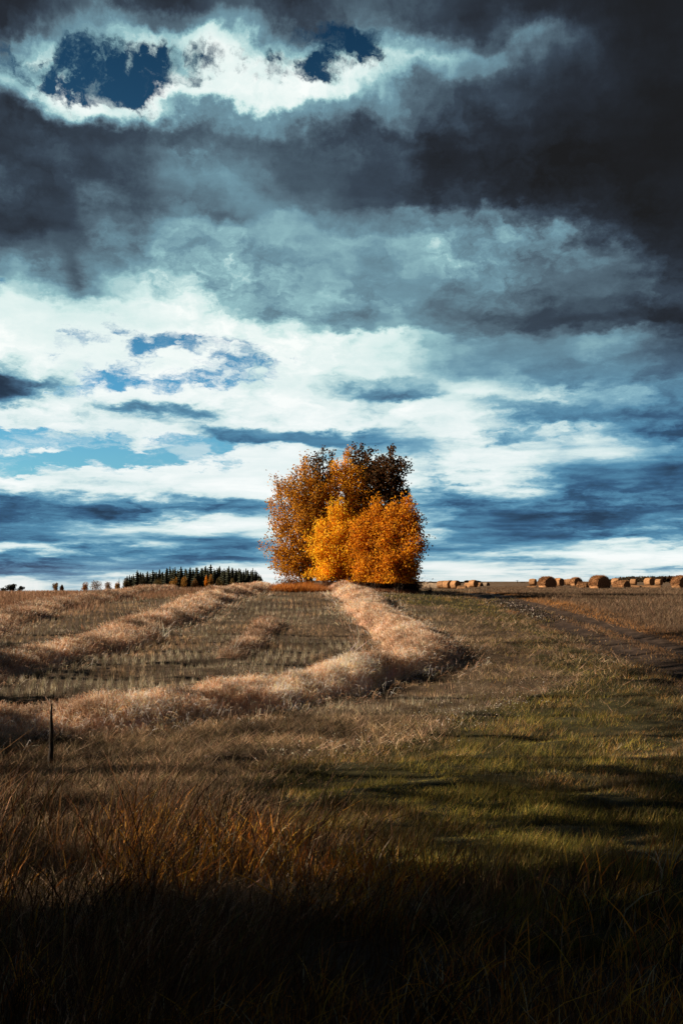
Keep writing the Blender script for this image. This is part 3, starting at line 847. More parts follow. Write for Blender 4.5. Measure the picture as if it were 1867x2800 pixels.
# ------------------------------------------------------------------ trees
def tube(A, pts, rad, col, sides=6):
    pts = np.asarray(pts, float); n = len(pts)
    t = np.gradient(pts, axis=0); t /= np.linalg.norm(t, axis=1)[:, None] + 1e-9
    ref = np.array([0.31, 0.87, 0.2])
    u_ = np.cross(t, ref); u_ /= np.linalg.norm(u_, axis=1)[:, None] + 1e-9
    v_ = np.cross(t, u_)
    a = np.arange(sides) * 2 * np.pi / sides
    rad = np.asarray(rad)[:, None, None]
    V = pts[:, None] + rad * (u_[:, None] * np.cos(a)[None, :, None] + v_[:, None] * np.sin(a)[None, :, None])
    V = V.reshape(-1, 3)
    T = []
    for i in range(n - 1):
        for k in range(sides):
            a0 = i * sides + k; a1 = i * sides + (k + 1) % sides
            T += [[a0, a1, a1 + sides], [a0, a1 + sides, a0 + sides]]
    A.add(V, np.array(T), np.tile(np.array(col)[None], (len(V), 1)))

def leaves(ctr, size, col, aspect=0.8):
    """rhombus leaves, two triangles each, at random tilt"""
    n = len(ctr)
    a = rng.normal(0, 1, (n, 3)); a /= np.linalg.norm(a, axis=1)[:, None]
    b = rng.normal(0, 1, (n, 3)); b -= a * np.sum(a * b, 1)[:, None]; b /= np.linalg.norm(b, axis=1)[:, None]
    nn = np.cross(a, b)
    s = size[:, None] / 2
    V = np.stack([ctr - a * s, ctr + b * s * aspect + nn * s * 0.2, ctr + a * s, ctr - b * s * aspect + nn * s * 0.2], 1).reshape(-1, 3)
    T = (np.arange(n)[:, None, None] * 4 + np.array([[0, 1, 2], [0, 2, 3]])[None]).reshape(-1, 3)
    return V, T, np.repeat(col, 4, 0)

def broadleaf(name, loc, H, rx, ry, zc, rz, cols, wts, nleaf, nbr, label, cat='tree', group=None, stems=3, leaf=0.11, lean=0.0, spread=0.26, wood=(0.10, 0.085, 0.07), skirt=0.6, tlo=0.10, point=True, lmat=None):
    """tree with ascending limbs; the crown follows an ellipsoid of half-widths rx, ry, rz around height zc"""
    root = empty(name, loc, label, cat, group)
    Wd = Acc(); LV = []
    ext = []
    nst = []
    for s in range(stems):
        a = 2 * np.pi * s / stems + rng.uniform(-0.4, 0.4)
        rr = rx * (rng.uniform(0.15, 0.42) if s else 0.05) if stems > 1 else 0
        k = np.linspace(0, 1, 9)
        top = H * rng.uniform(0.90, 1.0) * (math.sqrt(max(0.3, 1 - (rr * 1.75 / rx) ** 2)) if point else 0.98) if s else H * 0.97
        px_ = np.cos(a) * rr * (0.35 + 1.2 * k ** 1.2) + lean * k * H
        py_ = np.sin(a) * rr * (0.35 + 1.2 * k ** 1.2)
        wob = rng.normal(0, 0.05 * rx ** 0.5, (9, 2)).cumsum(0) * 0.4
        wob[0] = 0
        pts = np.c_[px_ + wob[:, 0], py_ + wob[:, 1], -0.1 + k * (top + 0.1)]
        tube(Wd, pts, H * 0.011 * (1 - 0.9 * k) + 0.006, wood)
        nst.append(pts)
    for b in range(nbr):
        st = nst[b % stems]
        t0 = rng.uniform(tlo, 0.86) if rng.random() < 0.8 or tlo > 0.3 else rng.uniform(0.05, 0.25)
        p0 = np.array([np.interp(t0, np.linspace(0, 1, 9), st[:, j]) for j in range(3)])
        # target on the envelope
        a = rng.uniform(0, 2 * np.pi)
        ze = np.clip((p0[2] - zc) / rz + rng.uniform(-0.12, 0.6), -0.97, 0.99)
        rad = math.sqrt(max(0, 1 - ze ** 2)) if ze > -0.1 else math.sqrt(max(0, 1 - (ze * skirt) ** 2))
        if ze > 0 and point: rad = 0.45 * rad + 0.55 * (1 - ze) ** 0.8
        rad *= rng.uniform(0.60, 1.15)
        q = np.array([np.cos(a) * rx * rad + lean * H * t0, np.sin(a) * ry * rad, zc + ze * rz])
        if q[2] < p0[2] - 0.2 * H: q[2] = p0[2] - 0.1 * H
        k = np.linspace(0, 1, 6)[:, None]
        ln = np.linalg.norm(q - p0)
        sag = np.array([0, 0, 1.0]) * (k * (1 - k)) * -0.35 * ln + rng.normal(0, 0.03, (6, 3)) * ln * k
        pts = p0 * (1 - k) + q * k + sag
        tube(Wd, pts, (0.010 + 0.004 * ln) * (1 - 0.85 * k[:, 0]), wood, 4)
        w = ln
        subs = [(pts, w)]
        for _ in range(4):
            i = rng.uniform(0.3, 0.85)
            s0 = np.array([np.interp(i, k[:, 0], pts[:, j]) for j in range(3)])
            dv = (q - p0) / (ln + 1e-6) + rng.normal(0, 0.55, 3) + np.array([0, 0, 0.35])
            dv /= np.linalg.norm(dv)
            s1 = s0 + dv * ln * rng.uniform(0.2, 0.45)
            kk = np.linspace(0, 1, 3)[:, None]
            sp_ = s0 * (1 - kk) + s1 * kk
            tube(Wd, sp_, np.array([0.008, 0.006, 0.004]), wood, 3)
            subs.append((sp_, ln * 0.35))
        ext += subs
    for st in nst:
        ext.append((st[5:], H * 0.35)); ext.append((st[6:], H * 0.35))
    tot = sum(w for _, w in ext)
    for pts, w in ext:
        m = max(int(nleaf * w / tot), 3)
        tt = rng.uniform(0.18, 1.03, m)
        kk = np.linspace(0, 1, len(pts))
        c = np.c_[tuple(np.interp(tt, kk, pts[:, j]) for j in range(3))]
        # beaded clumps along the twig
        cl = rng.normal(0, spread, (m, 3)) * (1.15 - 0.75 * tt)[:, None]
        LV.append(c + cl)
    Lc = np.concatenate(LV)
    Lc = Lc[Lc[:, 2] > (0.2 * zc if tlo < 0.5 else tlo * H)]
    n = len(Lc)
    col = pick(cols, wts, n, 0.16)
    pz = fbm(Lc[:, 0] / 0.9 + 31, Lc[:, 2] / 0.9 + Lc[:, 1] / 1.3, int(H * 100) % 97, 3)
    col *= (0.84 + 0.46 * pz)[:, None]
    Wd.build('trunk', M_BARK, root)
    V, T, cc = leaves(Lc, rng.uniform(0.7, 1.3, n) * leaf, np.clip(col, 0.005, 0.95))
    mesh_obj('crown', V, T, lmat or M_LEAF, cc, root)
    return root

OR_B = [(0.88, 0.45, 0.020), (0.92, 0.56, 0.035), (0.68, 0.28, 0.015), (0.42, 0.17, 0.02)]
OR_M = [(0.72, 0.33, 0.018), (0.80, 0.42, 0.026), (0.46, 0.19, 0.015), (0.26, 0.11, 0.02)]
OR_R = [(0.66, 0.27, 0.015), (0.76, 0.37, 0.022), (0.38, 0.14, 0.014), (0.20, 0.08, 0.015)]
OR_G = [(0.58, 0.27, 0.020), (0.42, 0.19, 0.020), (0.62, 0.31, 0.022), (0.16, 0.09, 0.028)]
OR_SHADE = [(0.075, 0.042, 0.020), (0.12, 0.052, 0.018), (0.045, 0.036, 0.020), (0.20, 0.09, 0.020)]  # back trees: their shade is put into the leaf colour
GT = 'autumn trees growing close together on the knoll'
def tz(px, D): return (onx(px, D), D, float(terr(onx(px, D), D)))
def zt(py, D): return EYE + (1590 - py) / F * D
def put(name, px, D, topy, hwpx, lowpy, cols, nleaf, nbr, label, **kw):
    loc = tz(px, D)
    H = zt(topy, D) - loc[2]
    rx = hwpx / F * D
    zl = zt(lowpy, D) - loc[2]
    zc = zl + (H - zl) * 0.42
    return broadleaf(name, loc, H, rx, rx * 0.8, zc, H - zc, cols, [4, 3, 1.6, 0.7], nleaf, nbr, label, group=GT, **kw)
put('poplar_tree', 843, 61.5, 1236, 114, 1590, OR_G, 31000, 190, 'wide golden brown tree with spreading twigs on the left of the cluster', stems=6, lean=-0.07)
put('poplar_tree', 944, 62.0, 1210, 76, 1420, OR_M, 20000, 110, 'tall orange tree in the middle of the cluster rising behind the small bright one', stems=4)
put('poplar_tree', 886, 64.5, 1210, 72, 1380, OR_SHADE, 24000, 140, 'brown tree with shade put into its leaf colour, whose crown tops the cluster behind the golden left tree', stems=6, spread=0.26, leaf=0.15, point=False)
put('poplar_tree', 992, 65.0, 1199, 64, 1380, OR_SHADE, 24000, 140, 'brown tree with shade painted into its leaves, standing up behind the middle orange tree', stems=6, spread=0.26, leaf=0.15, point=False)
put('poplar_tree', 1056, 64.0, 1212, 58, 1400, OR_SHADE, 26000, 150, 'narrow rust brown tree, its leaves coloured as shaded, with open top at the back right of the cluster', stems=5, spread=0.26, leaf=0.15, point=False, lean=0.02)
put('poplar_tree', 1088, 54.8, 1345, 72, 1590, OR_R, 19000, 120, 'dark red orange tree with loose twigs at the right edge of the cluster', stems=4, lean=0.06)
put('poplar_tree', 1028, 56.0, 1348, 80, 1580, OR_R, 21000, 120, 'dense orange red tree right of the bright one at the front of the cluster', stems=4)
put('poplar_tree', 922, 58.0, 1354, 88, 1570, OR_B, 22000, 130, 'small bright yellow orange tree at the front of the cluster', stems=4)

# bare twiggy shrubs at the foot
def twigs(px, D, hpx, wpx, label, n=130, col=(0.10, 0.055, 0.035), leafy=0, lc=None):
    loc = tz(px, D)
    root = empty('bush', loc, label, 'bush', 'low bushes at the foot of the trees')
    A = Acc(); h = hpx / F * D; w = wpx / F * D
    k = np.linspace(0, 1, 4)
    LC = []
    for i in range(n):
        a = rng.uniform(0, 2 * np.pi); r = rng.uniform(0.2, 1) * w
        e = np.array([np.cos(a) * r, np.sin(a) * r * 0.7, h * rng.uniform(0.5, 1.05) * (1 - 0.35 * (r / w) ** 2)])
        b = np.array([np.cos(a) * r * 0.45, np.sin(a) * r * 0.3, -0.05])
        pts = b[None] * (1 - k[:, None]) + e[None] * k[:, None] + rng.normal(0, 0.05, (4, 3)) * k[:, None]
        tube(A, pts, 0.016 * (1 - 0.75 * k), col, 3)
        LC.append(pts[1:] + rng.normal(0, 0.05, (3, 3)))
    A.build('stem', M_BARK, root)
    if leafy:
        c = np.concatenate(LC); c = c[rng.integers(0, len(c), leafy)] + rng.normal(0, 0.10, (leafy, 3))
        c = c[c[:, 2] > 0.02]
        V, T, cc = leaves(c, rng.uniform(0.05, 0.11, len(c)), pick(lc, [1] * len(lc), len(c)))
        mesh_obj('foliage', V, T, M_LEAF, cc, root)
BRN = [(0.10, 0.05, 0.03), (0.16, 0.07, 0.035), (0.22, 0.11, 0.05)]
twigs(1120, 57.5, 36, 34, 'dark bare bush at the right end below the tree cluster', 150, leafy=2600, lc=BRN)
twigs(1060, 57.0, 34, 34, 'dark brown bush below the red orange tree', 150, leafy=3000, lc=BRN)
twigs(985, 57.0, 32, 36, 'brown bush under the front trees in the middle', 130, leafy=2400, lc=BRN)
twigs(910, 57.0, 26, 30, 'thin low bush below the small bright tree', 90, leafy=1500, lc=BRN)
twigs(800, 58.5, 40, 44, 'open twiggy bush under the golden left tree', 110, leafy=1500, lc=[(0.4, 0.18, 0.04), (0.2, 0.1, 0.03)])
twigs(1172, 58.0, 22, 16, 'sparse bare twigs just right of the tree cluster', 40)

# ------------------------------------------------------------------ spruce wood on the left
def spruce_mesh(seed, slim):
    r_ = np.random.default_rng(seed)
    H = 1.0
    A = Acc()
    tiers = 17
    Vs = []; Ts = []; cs = []; n0 = 0
    for i in range(tiers):
        t = i / (tiers - 1)
        z = 0.05 + 0.93 * t
        rad = slim * (1 - t) ** 0.85 * (0.85 + 0.3 * r_.random()) + 0.012
        nb = int(13 - 6 * t)
        for k in range(nb):
            a = 2 * np.pi * (k + r_.random() * 0.8) / nb
            rr = rad * r_.uniform(0.65, 1.15)
            tip = np.array([np.cos(a) * rr, np.sin(a) * rr, z - 0.035 * (1 - t) - 0.35 * rr * 0.3])
            s = np.array([-np.sin(a), np.cos(a), 0]) * (0.35 * rr + 0.006)
            m = np.array([np.cos(a), np.sin(a), 0]) * rr * 0.45
            top = np.array([0, 0, z + 0.045])
            low = np.array([0, 0, z - 0.03])
            quad = [top, m + s + [0, 0, z - 0.012], tip, m - s + [0, 0, z - 0.012], low]
            Vs += quad
            Ts += [[n0, n0 + 1, n0 + 2], [n0, n0 + 2, n0 + 3], [n0 + 4, n0 + 2, n0 + 1], [n0 + 4, n0 + 3, n0 + 2]]
            g = r_.uniform(0.6, 1.3)
            cs += [[0.030 * g, 0.036 * g, 0.022 * g]] * 5
            n0 += 5
    cr = mesh_obj('crown', np.array(Vs), np.array(Ts), M_NEEDLE, np.array(cs))
    A = Acc(); k = np.linspace(0, 1, 4)
    tube(A, np.c_[0 * k, 0 * k, -0.03 + 0.95 * k], 0.018 * (1 - 0.9 * k), (0.06, 0.045, 0.035), 5)
    tr = A.build('trunk', M_BARK)
    return cr, tr
protos = [spruce_mesh(s, w) for s, w in ((1, 0.17), (2, 0.21), (3, 0.14), (4, 0.19))]
used = [False] * 4
def place_spruce(i, px, topy, D, label, wide=1.0, group='spruces of the dark wood on the left skyline'):
    x = onx(px, D); z = float(terr(x, D, False))
    H = zt(topy, D) - z
    root = empty('spruce_tree', (x, D, z), label, 'spruce', group, rng.uniform(0, 6.28))
    for ch in protos[i]:
        c = ch if not used[i] else ch.copy()
        if used[i]: COL.objects.link(c)
        c.parent = root
    used[i] = True
    root.scale = (H * wide, H * wide, H)
SK = [(350, 1578), (357, 1572), (366, 1572), (375, 1563), (384, 1566), (395, 1568), (403, 1567), (418, 1558), (427, 1562), (438, 1560), (447, 1566), (455, 1556),
      (466, 1549), (474, 1556), (481, 1549), (489, 1560), (497, 1549), (505, 1563), (512, 1560), (520, 1556), (529, 1555), (541, 1554), (549, 1557), (561, 1547),
      (570, 1552), (578, 1547), (586, 1558), (594, 1556), (602, 1548), (608, 1558), (615, 1552), (625, 1552), (634, 1553), (644, 1554), (657, 1558), (664, 1557),
      (674, 1555), (681, 1560), (691, 1552), (699, 1562), (706, 1569), (713, 1572)]
for k, (px, ty) in enumerate(SK):
    px += rng.uniform(-2, 2); ty += rng.uniform(-3, 4)
    lab = 'dark green spruce standing in the dense wood left of the orange trees'
    if k == 0: lab = 'leftmost small spruce at the left end of the dark wood'
    if k == len(SK) - 1: lab = 'short last spruce at the right end of the dark wood'
    place_spruce(k % 4, px, ty, 640 + rng.uniform(-22, 22), lab, rng.uniform(1.5, 2.1))
for k in range(60):          # second rank closing the wood
    px = 352 + k * 6.1 + rng.uniform(-4, 4)
    place_spruce(k % 4, px, np.interp(px, [350, 400, 470, 600, 700, 716], [1578, 1569, 1560, 1556, 1562, 1574]) + rng.uniform(-6, 6), 665 + rng.uniform(0, 25),
                 'dark green spruce standing in the dense wood left of the orange trees', 2.6)
place_spruce(2, 327, 1581, 640, 'lone tiny spruce standing left of the dark wood', 0.8, None)

# rounded shrubs and small broadleaf trees, far off
def round_tree(name, px, D, topy, wpx, cols, label, cat='shrub', group=None, n=900, lsz=0.55, basez=None, sk=1.0):
    x = onx(px, D); z = float(terr(x, D, False)) if basez is None else basez
    H = zt(topy, D) - z; rx = wpx / 2 / F * D
    root = empty(name, (x, D, z), label, cat, group)
    A = Acc(); k = np.linspace(0, 1, 4)
    LC = []
    nl = 9
    for i in range(nl):
        a = rng.uniform(0, 6.28); r = rng.uniform(0, 0.75) * rx
        c = np.array([np.cos(a) * r, np.sin(a) * r, H * rng.uniform(0.62 if D > 500 else 0.35, 0.82) - 0.12 * H * (r / rx)])
        if i == 0: c = np.array([0, 0, H * 0.74])
        pts = np.array([0, 0, -0.1])[None] * (1 - k[:, None]) + c[None] * k[:, None]
        pts[1:3, :2] *= 0.6
        tube(A, pts, 0.03 * H * (1 - 0.8 * k), (0.06, 0.05, 0.04), 4)
        m = n // nl
        s = rng.normal(0, 1, (m, 3)); s /= np.linalg.norm(s, axis=1)[:, None]
        s *= (rng.random(m) ** 0.4)[:, None] * rng.uniform(0.8, 1.1)
        LC.append(c + s * np.array([rx * 0.5, rx * 0.5, H * 0.26]))
    c = np.concatenate(LC); c = c[c[:, 2] > -0.1]
    A.build('trunk', M_BARK, root)
    V, T, cc = leaves(c, rng.uniform(0.6, 1.4, len(c)) * lsz, pick(cols, [1] * len(cols), len(c), 0.2))
    mesh_obj('crown', V, T, M_LEAF, cc, root)
YEL = [(0.75, 0.33, 0.02), (0.65, 0.25, 0.02)]
GOLD = [(0.32, 0.17, 0.04), (0.22, 0.13, 0.04), (0.40, 0.20, 0.04)]
RUST = [(0.26, 0.12, 0.035), (0.17, 0.09, 0.03), (0.12, 0.08, 0.03)]
OLIV = [(0.12, 0.09, 0.03), (0.08, 0.07, 0.03), (0.16, 0.11, 0.04)]
DARK = [(0.028, 0.030, 0.018), (0.04, 0.034, 0.02)]
GS = 'autumn shrubs along the edge of the dark wood'
round_tree('shrub', 564, 600, 1573, 13, YEL, 'bright yellow shrub in front of the dark spruce wood', group=GS)
round_tree('shrub', 577, 602, 1570, 22, GOLD, 'dull gold shrub just right of the bright yellow shrub', group=GS)
round_tree('shrub', 505, 598, 1574, 30, GOLD, 'wide golden shrub in front of the middle of the spruce wood', group=GS)
round_tree('shrub', 480, 598, 1578, 26, GOLD, 'low gold brown shrub left of the wide golden shrub', group=GS)
round_tree('shrub', 532, 600, 1577, 26, RUST, 'rust brown shrub between the golden shrub and the yellow one', group=GS)
round_tree('shrub', 600, 600, 1578, 30, OLIV, 'olive brown shrub before the right half of the spruce wood', group=GS)
round_tree('shrub', 636, 600, 1582, 26, OLIV, 'low dull olive shrub near the right end of the spruce wood', group=GS)
round_tree('shrub', 432, 600, 1579, 36, OLIV, 'broad olive brown shrub before the left half of the spruce wood', group=GS)
round_tree('shrub', 392, 600, 1574, 24, DARK, 'dark shrub under the left end of the spruce wood', group=GS)
round_tree('shrub', 345, 600, 1583, 22, OLIV, 'small olive shrub at the left end of the spruce wood', group=GS)
round_tree('shrub', 322, 600, 1589, 20, GOLD, 'small golden shrub at the foot of the lone tiny spruce', group=GS)
GH = 'bushes along the crest at upper left'
round_tree('bush', 296, 80, 1590, 32, RUST, 'rusty bush at the right end of the crest hedge', 'bush', GH, lsz=0.06)
round_tree('bush', 266, 81, 1586, 36, RUST, 'tallest rusty orange bush in the middle of the crest hedge', 'bush', GH, lsz=0.06)
round_tree('bush', 236, 80, 1590, 34, [(0.36, 0.15, 0.03), (0.2, 0.09, 0.03)], 'orange brown bush at the left end of the crest hedge', 'bush', GH, lsz=0.06)
round_tree('bush', 156, 79, 1592, 20, RUST, 'small upright rusty bush alone on the crest', 'bush', GH, lsz=0.06)
round_tree('bush', 171, 79, 1597, 14, [(0.4, 0.19, 0.04), (0.2, 0.1, 0.03)], 'tiny golden bush right beside the small upright one', 'bush', GH, lsz=0.06)
round_tree('bush', 37, 79, 1596, 36, DARK, 'big round dark bush on the crest near the left edge', 'bush', GH, lsz=0.06, n=2200)
round_tree('bush', 60, 79, 1602, 20, DARK, 'small dark bush just right of the round dark one', 'bush', GH, lsz=0.06)
round_tree('bush', 12, 79, 1606, 28, DARK, 'low dark bush at the very left edge', 'bush', GH, lsz=0.06)

# far trees on the right
GF = 'far trees along the horizon right of the orange trees'
for (px, ty, w, cols, lab) in (
        (1150, 1592, 24, RUST, 'low brown far tree close to the right foot of the cluster'),
        (1168, 1594, 14, OLIV, 'small olive far tree second from the cluster'),
        (1187, 1592, 17, DARK, 'dark far tree left of the tall one behind the bales'),
        (1208, 1594, 16, RUST, 'brown far tree behind the reddish bale group'),
        (1231, 1587, 16, OLIV, 'tall rounded far tree behind the pair of orange bales'),
        (1258, 1592, 18, DARK, 'dark low far tree right of the tall rounded one'),
        (1276, 1587, 18, DARK, 'tallest dark far tree behind the last round bales'),
        (1291, 1591, 14, DARK, 'dark far tree between two taller far trees'),
        (1306, 1588, 16, DARK, 'dark pointed far tree at the right end of its row')):
    round_tree('far_tree', px, 600, ty, w, cols, lab, 'tree', GF, n=700, lsz=0.5)
for (px, ty, w, lab) in ((1796, 1579, 22, 'dark reddish tree left of the pair before the right ridge'), (1814, 1577, 20, 'middle dark reddish tree before the right ridge'),
                         (1828, 1574, 18, 'tallest dark tree left of the right edge bale')):
    round_tree('far_tree', px, 420, ty, w, [(0.06, 0.035, 0.02), (0.09, 0.045, 0.025)], lab, 'tree', 'dark trees before the ridge at the right edge', n=1200, lsz=0.4)
for k, px in enumerate((1425, 1452, 1475, 1540, 1558, 1572, 1590)):
    round_tree('far_tree', px, 700, 1593 + rng.uniform(-1.5, 1.5), 15, DARK if k % 2 else OLIV, 'tiny far tree on the horizon behind the large bales', 'tree', 'tiny trees on the horizon behind the large bales', n=350, lsz=0.5)

# far ridges
def ridge(name, px0, px1, D, prof, cols, depth, label, kind, leafy=0, lsz=1.5):
    K = 60
    ps = np.linspace(px0, px1, K)
    tops = np.interp(ps, [p for p, _ in prof], [t for _, t in prof])
    V = []; 
    for j, (f, dd) in enumerate(((0, -depth), (0.7, -depth * 0.45), (1, 0), (0.7, depth * 0.5), (0, depth))):
        for p, t in zip(ps, tops):
            x = onx(p, D); zb = EYE - 6.5
            z = zb + f * (zt(t, D) - zb)
            V.append((x, D + dd, z + (rng.normal(0, 0.12) if f else 0)))
    V = np.array(V)
    i = np.arange(4)[:, None] * K + np.arange(K - 1)[None]
    T = np.stack([i, i + 1, i + K + 1, i + K], -1).reshape(-1, 4)
    o = mesh_obj(name, V, T, M_SOIL, jit(cols[0], len(V), 0.15), smooth=True)
    setp(o, label, kind='structure')
    return ps, tops
ridge('hill', 1290, 1430, 1500, [(1290, 1600), (1320, 1596), (1350, 1594.5), (1376, 1593.5), (1400, 1595.5), (1430, 1600)], [(0.10, 0.085, 0.05)], 120, 'low green brown hill on the horizon right of the far trees', 'structure')
ps, tops = ridge('hills', 1640, 2100, 1300, [(1640, 1595), (1680, 1583), (1720, 1579), (1780, 1579), (1850, 1577), (2100, 1572)], [(0.03, 0.028, 0.02)], 150, 'long dark ridge on the horizon at the right edge', 'structure')
n = 16000
i_ = rng.uniform(0, 1, n) ** 0.7
px = rng.uniform(1660, 2090, n); D = 1300 - 150 * rng.random(n)
zz = zt(np.interp(px, ps, tops), 1300) * 1.0
z = (EYE - 6) + (zz - EYE + 6) * (1 - 0.75 * (1300 - D) / 150) + rng.uniform(-2, 1.6, n)
V, T, cc = leaves(np.c_[onx(px, D), D, z], rng.uniform(1.2, 2.6, n), pick([(0.025, 0.026, 0.016), (0.05, 0.03, 0.018), (0.07, 0.045, 0.02)], [3, 2, 1], n))
setp(mesh_obj('far_wood', V, T, M_NEEDLE, cc), 'dark far wood covering the ridge at the right edge', 'wood', kind='stuff')
# pale far field
fx = [onx(1715, 900), onx(1900, 900), onx(1900, 1050), onx(1715, 1050)]
V = np.array([(fx[0], 900, EYE + (1590 - 1598.5) / F * 900), (fx[1], 900, EYE + (1590 - 1598.5) / F * 900), (fx[2], 1050, EYE + (1590 - 1594) / F * 1050), (fx[3], 1050, EYE + (1590 - 1594) / F * 1050)])
setp(mesh_obj('field', V, np.array([[0, 1, 2, 3]]), M_SOIL, jit((0.45, 0.36, 0.26), 4, 0.02)), 'pale cut field far off below the right ridge', kind='structure')

# utility poles
def pole(px, D, topy, label):
    x = onx(px, D); z = float(terr(x, D, False)); H = zt(topy, D) - z
    root = empty('utility_pole', (x, D, z), label, 'utility pole', 'thin poles on the far horizon')
    A = Acc(); tube(A, [(0, 0, -0.3), (0, 0, H * 0.5), (0, 0, H)], [0.20, 0.17, 0.14], (0.08, 0.07, 0.06), 8); A.build('post', M_STAKE, root)
    A = Acc(); tube(A, [(-0.9, 0, H * 0.9), (0, 0, H * 0.9), (0.9, 0, H * 0.9)], [0.07, 0.07, 0.07], (0.08, 0.07, 0.06), 6); A.build('crossarm', M_STAKE, root)
pole(1413, 560, 1587, 'thin utility pole on the horizon right of the low hill')
pole(1176, 560, 1589, 'thin utility pole on the horizon just right of the tree cluster')

# ------------------------------------------------------------------ round bales
def bale(px, D, label, yaw, r=0.75, wd=1.25, sink=0.0, tone=None, nstraw=0, group='round hay bales in the right hand field', grey=False):
    """round bale lying on its side; at yaw 0 the axis points at the camera"""
    x = onx(px, D); z = float(terr(x, D, False)) - sink
    root = empty('hay_bale', (x, D, z), label, 'hay bale', group, yaw)
    na, nl = 40, 12
    if tone is None: tone = 0.75 if sink > 0.5 else 1.0
    a = np.arange(na) * 2 * np.pi / na
    sd_ = rng.integers(0, 999)
    base = np.array((0.26, 0.20, 0.14) if grey else (0.33, 0.18, 0.085)) * tone
    V = []; 
    for j in range(nl + 1):
        t = j / nl * 2 - 1
        rr = r * (1 - 0.06 * abs(t) ** 6)
        for k in range(na):
            nz = fbm(np.array(a[k] * 3.0), np.array(t * 1.2 + 5), sd_, 3)
            q = rr * (1 + 0.16 * (nz - 0.5))
            zz_ = math.sin(a[k]) * q
            zz_ = zz_ * (0.94 if zz_ > 0 else 0.97) + r * 0.94
            V.append((math.cos(a[k]) * q * 1.03, t * wd / 2 + 0.03 * (nz - .5), max(zz_, -0.02)))
    V = np.array(V)
    i = np.arange(nl)[:, None] * na + np.arange(na)[None]
    j = np.arange(nl)[:, None] * na + (np.arange(na)[None] + 1) % na
    T = np.stack([i, j, j + na, i + na], -1).reshape(-1, 4)
    streak = 0.25 + 1.5 * np.array([fbm(np.array(v[0] * 6), np.array(v[2] * 6 + v[1] * 2), sd_ + 5, 3) for v in V])
    mesh_obj('straw_roll', V, T, M_BALE, base[None] * streak[:, None], root, smooth=True)
    for s in (-1, 1):
        rings = 9
        FV = []; FC = []
        for q in range(rings + 1):
            f = 1 - q / rings
            for k in range(na):
                e = V[(0 if s < 0 else nl) * na + k]
                cz = r * 0.94
                wob = 0.05 * math.sin(q * 2.3 + a[k]) + rng.normal(0, 0.008)
                FV.append((e[0] * f, s * (wd / 2 + 0.04 * (1 - f ** 3)) + s * wob * 0.3 * min(1, q), cz + (e[2] - cz) * f))
                sp = 0.5 + 0.5 * math.sin(q * 2.4 + a[k] * 1.0)
                FC.append(base * (0.55 + 0.35 * sp + rng.uniform(0, 0.2)))
        FV = np.array(FV)
        i = np.arange(rings)[:, None] * na + np.arange(na)[None]
        j = np.arange(rings)[:, None] * na + (np.arange(na)[None] + 1) % na
        T = np.stack([i, j, j + na, i + na], -1).reshape(-1, 4)
        mesh_obj('end_face', FV, T if s > 0 else T[:, ::-1], M_BALE, np.array(FC), root)
    if nstraw:
        aa = rng.uniform(-0.2, np.pi + 0.2, nstraw); yy = rng.uniform(-0.5, 0.5, nstraw) * wd
        b = np.c_[np.cos(aa) * r * 1.02, yy, np.sin(aa) * r * 0.95 + r * 0.94]
        d = np.c_[np.cos(aa) + rng.normal(0, 0.9, nstraw), rng.normal(0, 0.7, nstraw), np.sin(aa) * 0.4 + rng.normal(0, 0.7, nstraw) - 0.2]
        d /= np.linalg.norm(d, axis=1)[:, None]
        V2, T2, c2 = blades(b, b + d * rng.uniform(0.08, 0.26, nstraw)[:, None], np.full(nstraw, pxw(D, 0.28)), jit(base * 1.1, nstraw, 0.3))
        mesh_obj('loose_straw', V2, T2, M_STRAW, c2, root)['kind'] = 'stuff'
    return root
Y1 = R(28)
